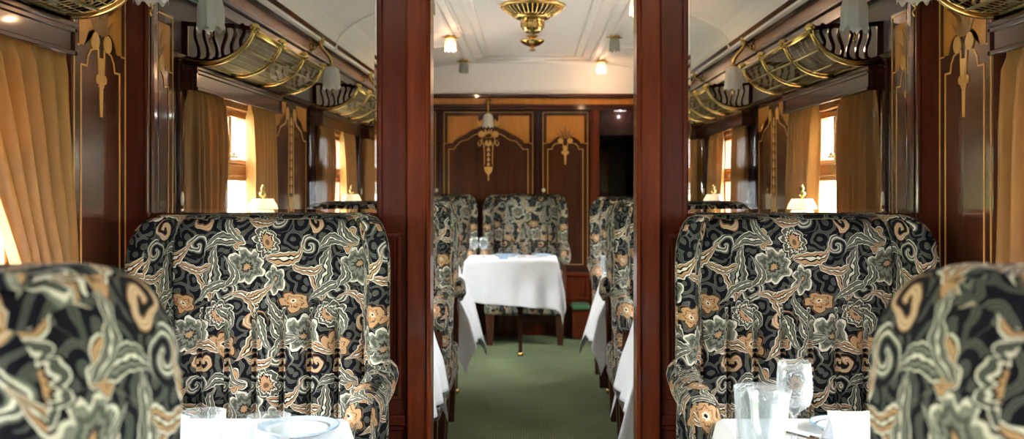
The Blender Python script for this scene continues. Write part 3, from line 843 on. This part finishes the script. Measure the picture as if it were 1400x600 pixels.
# ------------------------------------------------------------------ bracket lamps
SHP = [(.012, .062), (.022, .060), (.036, .048), (.044, .020), (.046, -.015), (.045, -.040), (.048, -.056)]
def tulip(parent, c, mname='shade', bulb='bulb_off', k=1.0):
    b = BM()
    seg = 64; rings = []
    for n_, (r, z) in enumerate(SHP):
        rg = []
        for q in range(seg):
            a = 2 * PI * q / seg; rip = 1 + .030 * math.cos(8 * a) * (n_ / 6) + .018 * math.cos(16 * a)
            zz = z + (.008 * math.cos(8 * a) if n_ == 6 else 0)
            rg.append(b.verts.new((c[0] + r * k * rip * math.cos(a), c[1] + r * k * rip * math.sin(a), c[2] + zz * k)))
        rings.append(rg)
    for A, B_ in zip(rings, rings[1:]):
        for q in range(seg): b.faces.new((A[q], A[(q + 1) % seg], B_[(q + 1) % seg], B_[q]))
    sh = obj('lamp_shade', b, mname, parent, True)
    b = BM(); sphere(b, (c[0], c[1], c[2] - .018 * k), .026 * k, sz=1.25); tube(b, [(c[0], c[1], c[2] + .01 * k), (c[0], c[1], c[2] + .05 * k)], .012 * k, 8)
    obj('bulb', b, bulb, parent, True)
def bracket_lamp(s, y, label, partition=False):
    # base on the wall frieze; everything local to the lamp's foot
    t = thing('bracket_lamp', label, 'wall lamp', (s * (WX - .012), y, ZE + .735), 0, 'brass bracket lamps with tulip shades')
    b = BM()
    if not partition:
        tube(b, [(0, 0, 0), (-s * .010, 0, 0)], .026, 16); sphere(b, (-s * .018, 0, 0), .014); sphere(b, (0, 0, .030), .009); sphere(b, (0, 0, -.030), .009)
    else:
        tube(b, [(-s * .10, .04, .02), (-s * .10, .03, .02)], .026, 16)
    obj('wall_plate', b, 'brass', t, True)
    b = BM()
    if not partition: path = [(-s * .012, 0, 0), (-s * .05, 0, .012), (-s * .068, 0, .040), (-s * .06, 0, .052), (-s * .052, 0, .040), (-s * .062, 0, .0), (-s * .098, 0, -.045), (-s * .112, 0, -.075), (-s * .113, 0, -.10)]
    else: path = [(-s * .10, .03, .02), (-s * .10, 0, .03), (-s * .108, -.02, 0), (-s * .112, -.02, -.07), (-s * .113, -.015, -.10)]
    pts = spline(path, 6); rr = [.006 + .004 * min(1, k / len(pts) * 1.3) for k in range(len(pts))]
    tube(b, pts, rr, 10)
    e = path[-1]
    lathe(b, [(0, .018), (.010, .016), (.013, .006), (.022, .002), (.024, -.008), (.016, -.012), (0, -.012)], e, 20)
    for k in range(3):
        sphere(b, (pts[len(pts) // 2].x - s * .004 * k, 0 if not partition else -.01, pts[len(pts) // 2].z + .006 * k), .008)
    obj('arm', b, 'brass', t, True)
    tulip(t, (e[0], e[1], e[2] - .062))
    b = BM(); x, y_, z = e[0], e[1], e[2] - .148; tube(b, spline([(x, y_, z + .025), (x + .004, y_, z + .01), (x - .003, y_, z), (x + .002, y_, z - .012)], 4), .0035, 6); obj('pull_cord', b, 'brass', t, True)
    return t
for s in (-1, 1):
    w = side_word[s]
    bracket_lamp(s, 3.42, 'brass bracket lamp with frosted shade before the first luggage rack on the %s' % w)
    bracket_lamp(s, 5.48, 'brass bracket lamp on the %s wall between the first and second luggage racks' % w)
    bracket_lamp(s, 7.13, 'brass bracket lamp on the %s wall where the farthest luggage rack starts' % w)
    bracket_lamp(s, 2.90, 'frosted tulip shade peeking in at the top edge in front of the %s partition glass' % w, True)
# lamp on the end wall
t = thing('bracket_lamp', 'brass bracket lamp with square frosted shade on the end wall above the middle armchair', 'wall lamp', (ex(668), YF - .015, ez(139)), 0, None)
b = BM(); tube(b, [(0, 0, 0), (0, -.012, 0)], .024, 16); sphere(b, (0, -.02, 0), .014); lathe(b, [(0, .055), (.007, .048), (.010, .04), (.006, .03), (.008, .02), (0, .01)], (0, -.02, 0), 12)
for k in (-1, 1): sphere(b, (k * .026, -.012, -.003), .012)
obj('wall_plate', b, 'brass', t, True)
b = BM(); tube(b, spline([(0, -.02, 0), (0, -.06, .01), (0, -.09, -.03), (0, -.10, -.09), (0, -.10, -.105)], 6), [.007] * 24 + [.011], 10); lathe(b, [(0, .01), (.012, .008), (.022, -.004), (.022, -.010), (0, -.010)], (0, -.10, -.108), 18)
obj('arm', b, 'brass', t, True); tulip(t, (0, -.10, -.168), k=.95)

# ------------------------------------------------------------------ ceiling lamps and brass fittings
spots = [(-.565, 5.55, 0), (.565, 5.55, 1), (-.565, 7.05, 1), (.565, 7.05, 0), (-.565, 8.42, 0), (.565, 8.42, 1)]
where = {5.55: 'nearest the partition', 7.05: 'in the middle of its row', 8.42: 'nearest the end wall'}
for x, y, lit in spots:
    z = ZC + .245
    t = thing('ceiling_lamp', '%s frosted ceiling lamp on the %s side, %s' % ('glowing warm' if lit else 'unlit grey', 'left' if x < 0 else 'right', where[y]), 'ceiling lamp', (x, y, z), 0, 'small ceiling lamps')
    b = BM(); lathe(b, [(0, .012), (.034, .012), (.04, .002), (.046, -.004), (.030, -.010), (.018, -.018), (0, -.018)], (0, 0, 0), 24)
    for k in range(4):
        a = k * PI / 2 + .4; tube(b, [(0, 0, -.006), (.045 * math.cos(a), .045 * math.sin(a), -.008), (.062 * math.cos(a), .062 * math.sin(a), -.002)], .004, 6)
    obj('ceiling_plate', b, 'brass', t, True)
    tulip(t, (0, 0, -.052), 'shade_lit' if lit else 'shade_grey', 'bulb_lit' if lit else 'bulb_off', .80)
    if lit:
        l = bpy.data.lights.new('lamp_light', 'POINT'); l.energy = 1.1; l.color = (1, .62, .36); l.shadow_soft_size = 0
        lo = bpy.data.objects.new('lamp_light', l); C.objects.link(lo); lo.location = (x, y, z - .12)
def fitting(y, zrim, r, big):
    zt = ZC + .315
    t = thing('ceiling_fitting', 'large pierced brass bowl fitting hanging in the middle of the ceiling' if big else 'smaller brass dish fitting on the ceiling behind the large one', 'ceiling fitting', (0, y, zt))
    q = zrim - zt
    if big:
        b = BM(); lathe(b, [(.04, 0), (.05, -.01), (.05, q + .02), (r * .92, q + .012), (r, q + .006), (r * 1.01, q), (r * .97, q - .008), (r * .90, q - .012)], (0, 0, 0), 56)
        obj('rim', b, 'brass', t, True)
        b = BM(); r0, r1 = r * .90, r * .56; z0, z1 = q - .012, q - .058
        nseg = 36
        for k in range(nseg):                       # pierced band: leaf-shaped openings between ribs
            a = 2 * PI * k / nseg
            pts = [((r0 + (r1 - r0) * v) * math.cos(a), (r0 + (r1 - r0) * v) * math.sin(a), z0 + (z1 - z0) * (v ** .8)) for v in (0, .25, .5, .75, 1)]
            tube(b, pts, [.008, .0045, .0035, .0045, .008], 6)
        obj('pierced_band', b, 'brass', t, True)
        b = BM(); lathe(b, [(r * .86, q + .005), (r * .60, q - .045), (r * .3, q - .05), (0, q - .05)], (0, 0, 0), 40); obj('bowl_shadow', b, 'black', t, True)  # black liner paints the shade seen through the pierced openings
        b = BM(); lathe(b, [(r * .60, z1 + .006), (r * .57, z1 - .006), (r * .48, z1 - .016), (r * .38, z1 - .022), (r * .34, z1 - .026), (r * .325, z1 - .032), (r * .32, z1 - .060), (r * .335, z1 - .064), (r * .31, z1 - .068), (r * .29, z1 - .080), (r * .20, z1 - .092), (r * .08, z1 - .098), (.008, z1 - .102), (0, z1 - .104)], (0, 0, 0), 48)
        for k in range(6):
            a = k * PI / 3; tube(b, [(r * .34 * math.cos(a), r * .34 * math.sin(a), z1 - .03), (r * .34 * math.cos(a), r * .34 * math.sin(a), z1 - .064)], .004, 6)
        obj('lower_cup', b, 'brass', t, True)
    else:
        b = BM(); lathe(b, [(.03, 0), (.03, q), (r * .9, q + .006), (r, q), (r * .96, q - .008), (r * .8, q - .022), (r * .55, q - .036), (r * .3, q - .044), (r * .14, q - .048), (r * .12, q - .062), (r * .28, q - .068), (r * .2, q - .076), (0, q - .078)], (0, 0, 0), 44)
        obj('dish', b, 'brass', t, True)
        b = BM(); lathe(b, [(.034, 0), (.044, -.004), (.044, -.012), (.03, -.014)], (0, 0, 0), 28); obj('ceiling_plate', b, 'brass', t, True)
fitting(5.75, ZE + 1.005, .188, True)
fitting(7.45, ZE + 1.052, .092, False)

# ------------------------------------------------------------------ wing armchairs
def chair_shell():
    """outer back and wings in one upholstered shell; faces -y, outer back at y=0"""
    b = BM(); rings = []
    H = 1.20; lev = []
    zs = [.30, .45, .60, .74, .80, .90, 1.0, 1.06, 1.10, 1.13, 1.158, 1.178, 1.192, H]
    for z in zs:
        w = .315 + .010 * max(0, (z - .3) / .8)          # half width grows upwards
        dep = .13 if z < .6 else (.13 + .13 * min(1, (z - .6) / .25))
        th = .055
        if z > 1.06:
            k = (z - 1.06) / (H - 1.06); q = 1 - math.sqrt(max(0, 1 - k * k))
            w -= .060 * q; dep -= .075 * q; 
        sh = 0.0
        if z > 1.14:
            k = (z - 1.14) / (H - 1.14); sh = .020 * (1 - math.sqrt(max(0, 1 - k * k)))
        lev.append((z, w, dep, th, sh))
    for z, w, d, th, sh in lev:
        pts = []
        rt = th / 2
        # outer contour: right wing tip round -> outer right -> back -> outer left -> left tip -> inner
        def arc(cx, cy, r, a0, a1, n): return [(cx + r * math.cos(R(a0 + (a1 - a0) * i / n)), cy + r * math.sin(R(a0 + (a1 - a0) * i / n))) for i in range(n + 1)]
        fl = .026 if z > .75 else .010                     # wings flare outward
        pts += arc(w - rt + fl, -d + rt, rt - sh * .6, -180, 0, 6)
        rc = .05
        pts += [(w - sh * .3 + fl * .5, -d * .5)]
        pts += arc(w - rc, -rc, rc - sh, 0, 90, 4)
        pts += [(0, -sh)]
        pts += arc(-w + rc, -rc, rc - sh, 90, 180, 4)
        pts += [(-w + sh * .3 - fl * .5, -d * .5)]
        pts += arc(-w + rt - fl, -d + rt, rt - sh * .6, 180, 360, 6)
        ri = .03
        pts += [(-w + th - sh * .3, -d * .6)]
        pts += arc(-w + th + ri, -th - ri, ri + sh, 180, 90, 3)
        pts += [(0, -th + sh)]
        pts += arc(w - th - ri, -th - ri, ri + sh, 90, 0, 3)
        pts += [(w - th + sh * .3, -d * .6)]
        def dip(x, y):
            c = math.exp(-((abs(x) - w + .01) / .04) ** 2 - ((y + .01) / .05) ** 2)
            return z - .030 * c * max(0, (z - .9) / .29)
        rings.append([b.verts.new((x, y, dip(x, y))) for x, y in pts])
    n = len(rings[0])
    for A, B_ in zip(rings, rings[1:]):
        for k in range(n): b.faces.new((A[k], A[(k + 1) % n], B_[(k + 1) % n], B_[k]))
    f1 = b.faces.new(rings[-1]); f0 = b.faces.new(rings[0]); bmesh.ops.triangulate(b, faces=[f1, f0])
    return b
def chair_backpad():
    b = BM(); nu, nv = 126, 44; g = []
    for j in range(nv + 1):
        v = j / nv; z = .46 + (1.250 - .46) * v; row = []
        for k in range(nu + 1):
            u = -1 + 2 * k / nu; x = u * .266
            y = -.085 - .035 * (1 - v)
            if z < .945:
                ph = (x + .266) / .076; cell = ph - math.floor(ph)
                y -= .027 * max(0, 1 - abs(2 * cell - 1) ** 2.4) ** .6 * min(1, (.945 - z) / .03) ** .5
            else:
                y -= .024 * math.sqrt(max(0, 1 - (2 * (z - .945) / (1.30 - .945) - 1) ** 2)) ** .8
                y -= .0
            if v > .88:
                tt = (v - .88) / .12; y += .075 * (1 - math.cos(tt * PI / 2)); z = 1.155 + .047 * math.sin(tt * PI / 2)
            row.append(b.verts.new((x, y, z)))
        g.append(row)
    for j in range(nv):
        for k in range(nu): b.faces.new((g[j][k], g[j][k + 1], g[j + 1][k + 1], g[j + 1][k]))
    # close to the shell
    loop = [g[0][k] for k in range(nu + 1)] + [g[j][nu] for j in range(1, nv + 1)] + [g[nv][k] for k in range(nu - 1, -1, -1)] + [g[j][0] for j in range(nv - 1, 0, -1)]
    back = [b.verts.new((v.co.x, -.045, min(1.185, v.co.z))) for v in loop]
    m = len(loop)
    for i in range(m): b.faces.new((loop[i], loop[(i + 1) % m], back[(i + 1) % m], back[i]))
    return b
def cushion(bm, x0, x1, y0, y1, z0, z1, r=.03):
    box(bm, x0, x1, y0, y1, z0, z1, r, 4)
def mesh_from(b, name, mats, uv=None):
    bmesh.ops.recalc_face_normals(b, faces=b.faces); smooth(b)
    if uv is not None: box_uv(b, uv)
    me = bpy.data.meshes.new(name); b.to_mesh(me); b.free()
    for q in mats: me.materials.append(MAT[q])
    return me
def make_chair_parts():
    parts = []
    parts.append(('back_shell', mesh_from(chair_shell(), 'back_shell', ['paisley'], (.07, .02))))
    parts.append(('back_cushion', mesh_from(chair_backpad(), 'back_cushion', ['paisley'], (.0, .0))))
    b = BM(); cushion(b, -.325, .325, -.55, -.02, .24, .44, .035); parts.append(('seat_frame', mesh_from(b, 'seat_frame', ['paisley'], (.1, .2))))
    b = BM(); cushion(b, -.272, .272, -.57, -.12, .42, .53, .045); parts.append(('seat_cushion', mesh_from(b, 'seat_cushion', ['paisley'], (.15, .05))))
    for sg in (-1, 1):
        b = BM()
        path = spline([(sg * .322, -.17, .77), (sg * .322, -.25, .752), (sg * .322, -.38, .745), (sg * .322, -.49, .735), (sg * .322, -.53, .69), (sg * .322, -.52, .655)], 5)
        n = len(path); tube(b, path, [.048 if k < n - 6 else .048 - .004 * (k - n + 6) for k in range(n)], 14)
        for v in b.verts: v.co.x = sg * .322 + (v.co.x - sg * .322) * .92
        parts.append(('armrest', mesh_from(b, 'armrest', ['paisley'], (.2, .1))))
        b = BM(); tube(b, spline([(sg * .315, -.50, .67), (sg * .315, -.485, .58), (sg * .31, -.50, .48), (sg * .31, -.51, .40)], 4), .019, 8); parts.append(('arm_post', mesh_from(b, 'arm_post', ['legwood'])))
        for (y, dy) in ((-.50, -.0), (-.06, .03)):
            b = BM(); x = sg * .28
            vs0 = [b.verts.new((x + a * .034, y + c * .034, .26)) for a, c in ((-1, -1), (1, -1), (1, 1), (-1, 1))]
            vs1 = [b.verts.new((x + a * .023 + sg * .0, y + dy + c * .023, 0.0)) for a, c in ((-1, -1), (1, -1), (1, 1), (-1, 1))]
            for i in range(4): b.faces.new((vs0[i], vs0[(i + 1) % 4], vs1[(i + 1) % 4], vs1[i]))
            b.faces.new(vs0); b.faces.new(vs1)
            bmesh.ops.recalc_face_normals(b, faces=b.faces)
            me = bpy.data.meshes.new('leg'); b.to_mesh(me); b.free(); me.materials.append(MAT['legwood']); parts.append(('leg', me))
    return parts
CP = make_chair_parts()
def chair(x, y, rz, label):
    t = thing('wing_armchair', label, 'armchair', (x, y, 0), rz, 'paisley wing armchairs')
    for nm, me in CP:
        o = bpy.data.objects.new(nm, me); C.objects.link(o); o.parent = t
    return t
CXW = .728
chair(-CXW, 2.945, 0, 'paisley wing armchair facing the camera against the left side of the partition')
chair(CXW, 2.945, 0, 'paisley wing armchair facing the camera against the right side of the partition')
chair(-.732, .88, PI, 'blurred close-up paisley armchair seen from behind, lower left corner')
chair(.716, .88, PI, 'blurred close-up paisley armchair seen from behind at the lower right corner')
for s in (-1, 1):
    w = side_word[s]
    chair(s * CXW, 3.08, PI, 'paisley armchair behind the %s half of the partition, turned away from the camera' % w)
    chair(s * CXW, 4.98, 0, 'paisley wing armchair facing the partition at the nearer %s table of the far saloon' % w)
    chair(s * CXW, 5.06, PI, 'paisley armchair on the %s turned to the end wall, behind the nearer table' % w)
chair(CXW, 6.98, 0, 'paisley wing armchair facing the camera beyond the farther right side table')
chair(-.803, 8.69, 0, 'paisley wing armchair against the end wall on the left, beside the middle one')
chair(ex(717) + .01, 8.69, 0, 'paisley wing armchair alone against the middle of the end wall behind the white table')

# ------------------------------------------------------------------ tables and cloths
ZT = .735
def drape(x0, x1, y0, y1, over_, rot, flare, seed, folds=5.0, wall=0):
    rnd = random.Random(seed); ph = [rnd.uniform(0, 6.28) for _ in range(5)]
    cx, cy = (x0 + x1) / 2, (y0 + y1) / 2; hw, hd = (x1 - x0) / 2, (y1 - y0) / 2
    W, D_ = hw + over_, hd + over_; n = 84; b = BM(); g = []
    ca, sa = math.cos(rot), math.sin(rot)
    for j in range(n + 1):
        row = []
        for i in range(n + 1):
            u = -W + 2 * W * i / n; v = -D_ + 2 * D_ * j / n
            p, q = u * ca - v * sa, u * sa + v * ca
            px, py = max(-hw, min(hw, p)), max(-hd, min(hd, q)); exx, eyy = p - px, q - py
            d = math.hypot(exx, eyy)
            if d < 1e-6: row.append(b.verts.new((cx + p, cy + q, ZT + .006 + .0012 * math.sin(p * 30 + ph[0]) * math.sin(q * 23 + ph[1])))); continue
            if wall and exx * wall > 0: exx = 0; d = max(1e-6, abs(eyy))
            nx, ny = exx / d, eyy / d
            along = (px * ny * ny + py * nx * nx) if abs(nx) > .95 or abs(ny) > .95 else 0
            ang = math.atan2(ny, nx)
            corner = 4 * abs(nx * ny) * abs(nx * ny)
            wave = math.sin((px - py) * 2 * PI * folds / .7 + ang * 5 + ph[2]) + .5 * math.sin((px + py) * 23 + ang * 9 + ph[3])
            f = min(1, d / .22)
            outw = .012 + d * flare * (1 + .25 * math.sin(ang * 2 + ph[4])) + .016 * wave * f * f + .03 * corner * f
            rr = .014
            if d < rr: outw = d; drop_ = d * d / (2 * rr)
            else: drop_ = rr / 2 + (d - rr) * (.985 - .25 * flare)
            row.append(b.verts.new((cx + px + nx * outw, cy + py + ny * outw * (.3 if wall else 1), ZT + .006 - drop_)))
        g.append(row)
    for j in range(n):
        for i in range(n): b.faces.new((g[j][i], g[j][i + 1], g[j + 1][i + 1], g[j + 1][i]))
    return b
def table(x0, x1, y0, y1, leg, label, cloth_label, over_=.30, rot=0, flare=.22, seed=1, folds=5, wall=0):
    t = thing('dining_table', label, 'table', ((x0 + x1) / 2, (y0 + y1) / 2, 0), 0, 'dining tables')
    ox, oy = (x0 + x1) / 2, (y0 + y1) / 2
    b = BM(); box(b, x0 - ox, x1 - ox, y0 - oy, y1 - oy, ZT - .028, ZT, .006); obj('tabletop', b, 'legwood', t)
    for (lx, ly) in leg:
        b = BM(); lx -= ox; ly -= oy
        lathe(b, [(0, .0), (.022, 0), (.024, .012), (.019, .03), (0, .03)], (lx, ly, 0), 16); f_ = obj('leg_cap', b, 'brass', t, True)
        b = BM(); prism(b, [(-.014, .03), (.014, .03), (.024, .62), (.024, ZT - .028), (-.024, ZT - .028), (-.024, .62)], lambda a, z, d: (lx + a, ly + d, z), -.015, .015); lg = obj('leg', b, 'legwood', t)
        f_.name = 'leg_cap'; f_.parent = lg
    b = drape(x0, x1, y0, y1, over_, rot, flare, seed, folds, wall)
    o = obj('tablecloth', b, 'linen', None, True); m = o.modifiers.new('cloth', 'SOLIDIFY'); m.thickness = .0015; m.offset = 1
    tag(o, cloth_label, 'tablecloth', 'white tablecloths')
for s in (-1, 1):
    w = side_word[s]
    def X(a, b_): return (a, b_) if s > 0 else (-b_, -a)
    table(*X(.44, 1.14), 1.68, 2.36, [(s * .50, 2.02)], 'dining table under the white cloth in front of the %s partition armchair' % w, 'white cloth on the %s table in front of the partition' % w, seed=3 + s, wall=s, over_=.24)
    table(*X(.455, 1.14), 3.72, 4.36, [(s * .50, 4.10)], 'dining table under white linen just through the doorway on the %s' % w, 'white cloth hanging at the %s edge of the doorway, nearest of the far saloon' % w, over_=.36, seed=9 + s, wall=s, flare=.30 if s > 0 else .15, folds=3)
    table(*X(.455, 1.14), 5.72, 6.36, [(s * .475, 6.30)], 'dining table with brass-tipped leg on the %s before the farther armchair' % w, 'white cloth hanging in a long point on the farther %s side table' % w, over_=.40, seed=15 + s, wall=s, flare=.24, folds=3, rot=R(5 * s))
TX0, TX1 = -.50, .17
table(TX0 + .03, TX1, 7.27, 7.86, [(-.09, 7.68)], 'centre dining table on a single slim leg in front of the end wall armchair', 'white cloth with a hanging corner on the centre table by the end wall', over_=.33, seed=23, flare=.10, folds=4, rot=R(-5))

# ------------------------------------------------------------------ tableware
def glass_obj(kind, x, y, label, k=1.0):
    b = BM()
    if kind == 'tumbler': P = [(0, .004), (.026, .004), (.032, .0), (.034, .004), (.039, .10), (.040, .105), (.0375, .105), (.032, .016), (0, .014)]
    elif kind == 'goblet': P = [(0, 0), (.034, 0), (.034, .003), (.010, .008), (.006, .02), (.005, .06), (.012, .070), (.032, .085), (.038, .105), (.036, .150), (.034, .175), (.0325, .175), (.0345, .15), (.036, .105), (.030, .088), (0, .076)]
    else: P = [(0, 0), (.030, 0), (.030, .003), (.009, .008), (.007, .035), (.022, .05), (.033, .075), (.036, .125), (.042, .145), (.0405, .145), (.0345, .125), (.0315, .077), (.02, .054), (0, .05)]
    lathe(b, [(r * k, z * k) for r, z in P], (0, 0, 0), 26)
    o = obj('drinking_glass' if kind == 'tumbler' else 'wine_glass', b, 'tumbler', None, True); o.location = (x, y, ZT + .008)
    tag(o, label, 'glass', 'glassware on the tables'); return o
def plate(x, y, r, label):
    t = thing('dinner_plate', label, 'plate', (x, y, ZT + .008), 0, 'plates')
    b = BM(); lathe(b, [(0, .004), (r * .55, .004), (r * .62, .008), (r * .78, .013), (r * .78, .010), (r * .6, .0), (0, 0)], (0, 0, 0), 44); obj('dish', b, 'china', t, True)
    b = BM(); lathe(b, [(r * .775, .0131), (r * .97, .018), (r, .018), (r * .98, .014), (r * .775, .0099)], (0, 0, 0), 44); obj('blue_rim', b, 'china_blue', t, True)
def knife(x, y, rz, label, L=.2):
    t = thing('table_knife', label, 'cutlery', (x, y, ZT + .009), rz, 'cutlery')
    b = BM(); prism(b, [(-.008, 0), (.006, 0), (.009, .03), (.009, L * .5), (.0, L * .58), (-.008, L * .5)], lambda a, q, d: (a, q, d), 0, .0025); obj('blade', b, 'steel', t)
    b = BM(); tube(b, [(0, 0, .004), (0, -.03, .004), (0, -L * .42, .004)], [.005, .0055, .008], 8); obj('handle', b, 'steel', t, True)
def napkin(x, y, w_, h, rz, label, tall=True):
    b = BM()
    # folded linen standing as a leaning tent: two leaves with soft creases
    n = 14; g = []
    for side in (0, 1):
        gg = []
        for j in range(n + 1):
            v = j / n; row = []
            for i in range(n + 1):
                u = i / n
                yy = (.5 - side) * 2 * (.045 * (1 - v)) + .004 * math.sin(u * 9 + side) * (1 - v)
                row.append(b.verts.new(((u - .5) * w_ * (1 - .08 * v) + .008 * math.sin(v * 3), yy, h * v * (1 - .04 * math.sin(u * 3)))))
            gg.append(row)
        for j in range(n):
            for i in range(n): b.faces.new((gg[j][i], gg[j][i + 1], gg[j + 1][i + 1], gg[j + 1][i]))
    o = obj('napkin', b, 'linen', None, True); m = o.modifiers.new('cloth', 'SOLIDIFY'); m.thickness = .003
    o.location = (x, y, ZT + .009); o.rotation_euler = (0, 0, rz); tag(o, label, 'napkin', 'folded napkins')
def table_lamp(x, y, label):
    t = thing('table_lamp', label, 'table lamp', (x, y, ZT + .008), 0, 'brass table lamps')
    b = BM(); lathe(b, [(0, 0), (.055, 0), (.055, .012), (.03, .022), (.012, .05), (.018, .09), (.010, .13), (.009, .36), (0, .36)], (0, 0, 0), 24); obj('base', b, 'brass', t, True)
    b = BM(); seg = 40; rings = []
    for (r, z) in ((.080, .375), (.074, .392), (.050, .462), (.038, .484)):
        rings.append([b.verts.new((r * (1 + .04 * math.cos(20 * 2 * PI * q / seg)) * math.cos(2 * PI * q / seg), r * (1 + .04 * math.cos(20 * 2 * PI * q / seg)) * math.sin(2 * PI * q / seg), z)) for q in range(seg)])
    for A, B_ in zip(rings, rings[1:]):
        for q in range(seg): b.faces.new((A[q], A[(q + 1) % seg], B_[(q + 1) % seg], B_[q]))
    obj('lamp_shade', b, 'lampfabric', t, True)
    b = BM()
    for q in range(40):
        a = 2 * PI * q / 40; tube(b, [(.080 * math.cos(a), .080 * math.sin(a), .377), (.081 * math.cos(a), .081 * math.sin(a), .348)], .0022, 4)
    obj('fringe', b, 'lampfabric', t)
    b = BM(); lathe(b, [(0, .35), (.005, .35), (.004, .490), (.013, .496), (.015, .505), (.006, .514), (.009, .526), (.003, .538), (0, .542)], (0, 0, 0), 16); obj('finial', b, 'brass', t, True)
for s in (-1, 1):
    w = side_word[s]
    table_lamp(s * 1.045, 3.97, 'small brass table lamp with cream shade by the %s window nearest behind the partition' % w)
    table_lamp(s * 1.045, 5.92, 'small brass table lamp with cream shade by the %s window of the second bay' % w)
def at(px, y): return (px - 728) / 1400 * y
# left table in front of the partition
glass_obj('tumbler', at(278, 1.93), 1.93, 'wide clear tumbler, leftmost on the left front table', 1.05)
glass_obj('tumbler', at(322, 1.86), 1.86, 'clear tumbler second from the left on the left front table', 1.0)
glass_obj('tumbler', at(368, 1.92), 1.92, 'clear tumbler right beside the blue-rimmed plate on the left front table', 1.0)
glass_obj('tumbler', at(306, 1.78), 1.78, 'clear tumbler closest to the camera on the left front table', .9)
plate(at(408, 2.22), 2.22, .088, 'white plate with pale blue rim beside the tumblers on the left front table')
# right table in front of the partition
glass_obj('tumbler', at(1037, 2.06), 2.06, 'tall clear tumbler, leftmost of the glasses on the right front table', 1.25)
glass_obj('wine', at(1052, 1.95), 1.95, 'low stemmed glass in front of the goblet on the right front table', 1.02)
glass_obj('goblet', at(1086, 2.12), 2.12, 'tall flared goblet, rightmost glass on the right front table', .98)
plate(at(1146, 2.25), 2.25, .062, 'small blue-rimmed side plate by the napkin on the right front table')
napkin(at(1168, 2.10), 2.10, .125, .075, R(4), 'folded white napkin standing behind the side plate on the right front table')
knife(at(1108, 2.16), 2.16, R(35), 'silver knife lying between goblet and plate on the right front table', .16)
# centre table
glass_obj('goblet', at(648, 7.62), 7.62, 'left of the pair of stemmed glasses on the centre table', .85)
glass_obj('goblet', at(661, 7.60), 7.60, 'right of the pair of stemmed glasses on the centre table', .85)
plate(at(692, 7.70), 7.70, .11, 'white dinner plate in the middle of the centre table')
b = BM(); box(b, -.032, .032, -.018, .018, 0, .034, .004, 2); box(b, -.026, .026, -.013, .013, .034, .038, .002)
o = obj('butter_dish', b, 'china_blue'); o.location = (at(688, 7.45), 7.45, ZT + .008); tag(o, 'tiny pale blue box at the front edge of the centre table', 'dish')
plate(at(742, 7.74), 7.74, .07, 'small side plate at the right of the centre table')
knife(at(722, 7.60), 7.60, R(-80), 'silver knife across the right part of the centre table', .18)
# farther side tables
napkin(at(619, 6.25), 6.25, .06, .10, R(70), 'narrow white napkin standing on the farther left side table')
glass_obj('tumbler', at(831, 6.15), 6.15, 'clear tumbler at the aisle edge of the farther right side table', 1.1)
glass_obj('goblet', at(836, 6.02), 6.02, 'stemmed glass behind the tumbler on the farther right side table', .9)

# ------------------------------------------------------------------ bench
t = thing('bench', 'low mahogany bench with green plush pad at the foot of the end wall', 'bench', (ex(785), YF - .16, 0))
b = BM(); box(b, -.03, .11, -.10, .105, 0, .245, .006); box(b, .05, .06, -.106, -.095, .01, .24, .002); obj('bench_box', b, 'mahogany_red', t)
b = BM(); box(b, -.035, .12, -.13, .10, .245, .292, .018, 3); obj('seat_pad', b, 'green_plush', t, True)
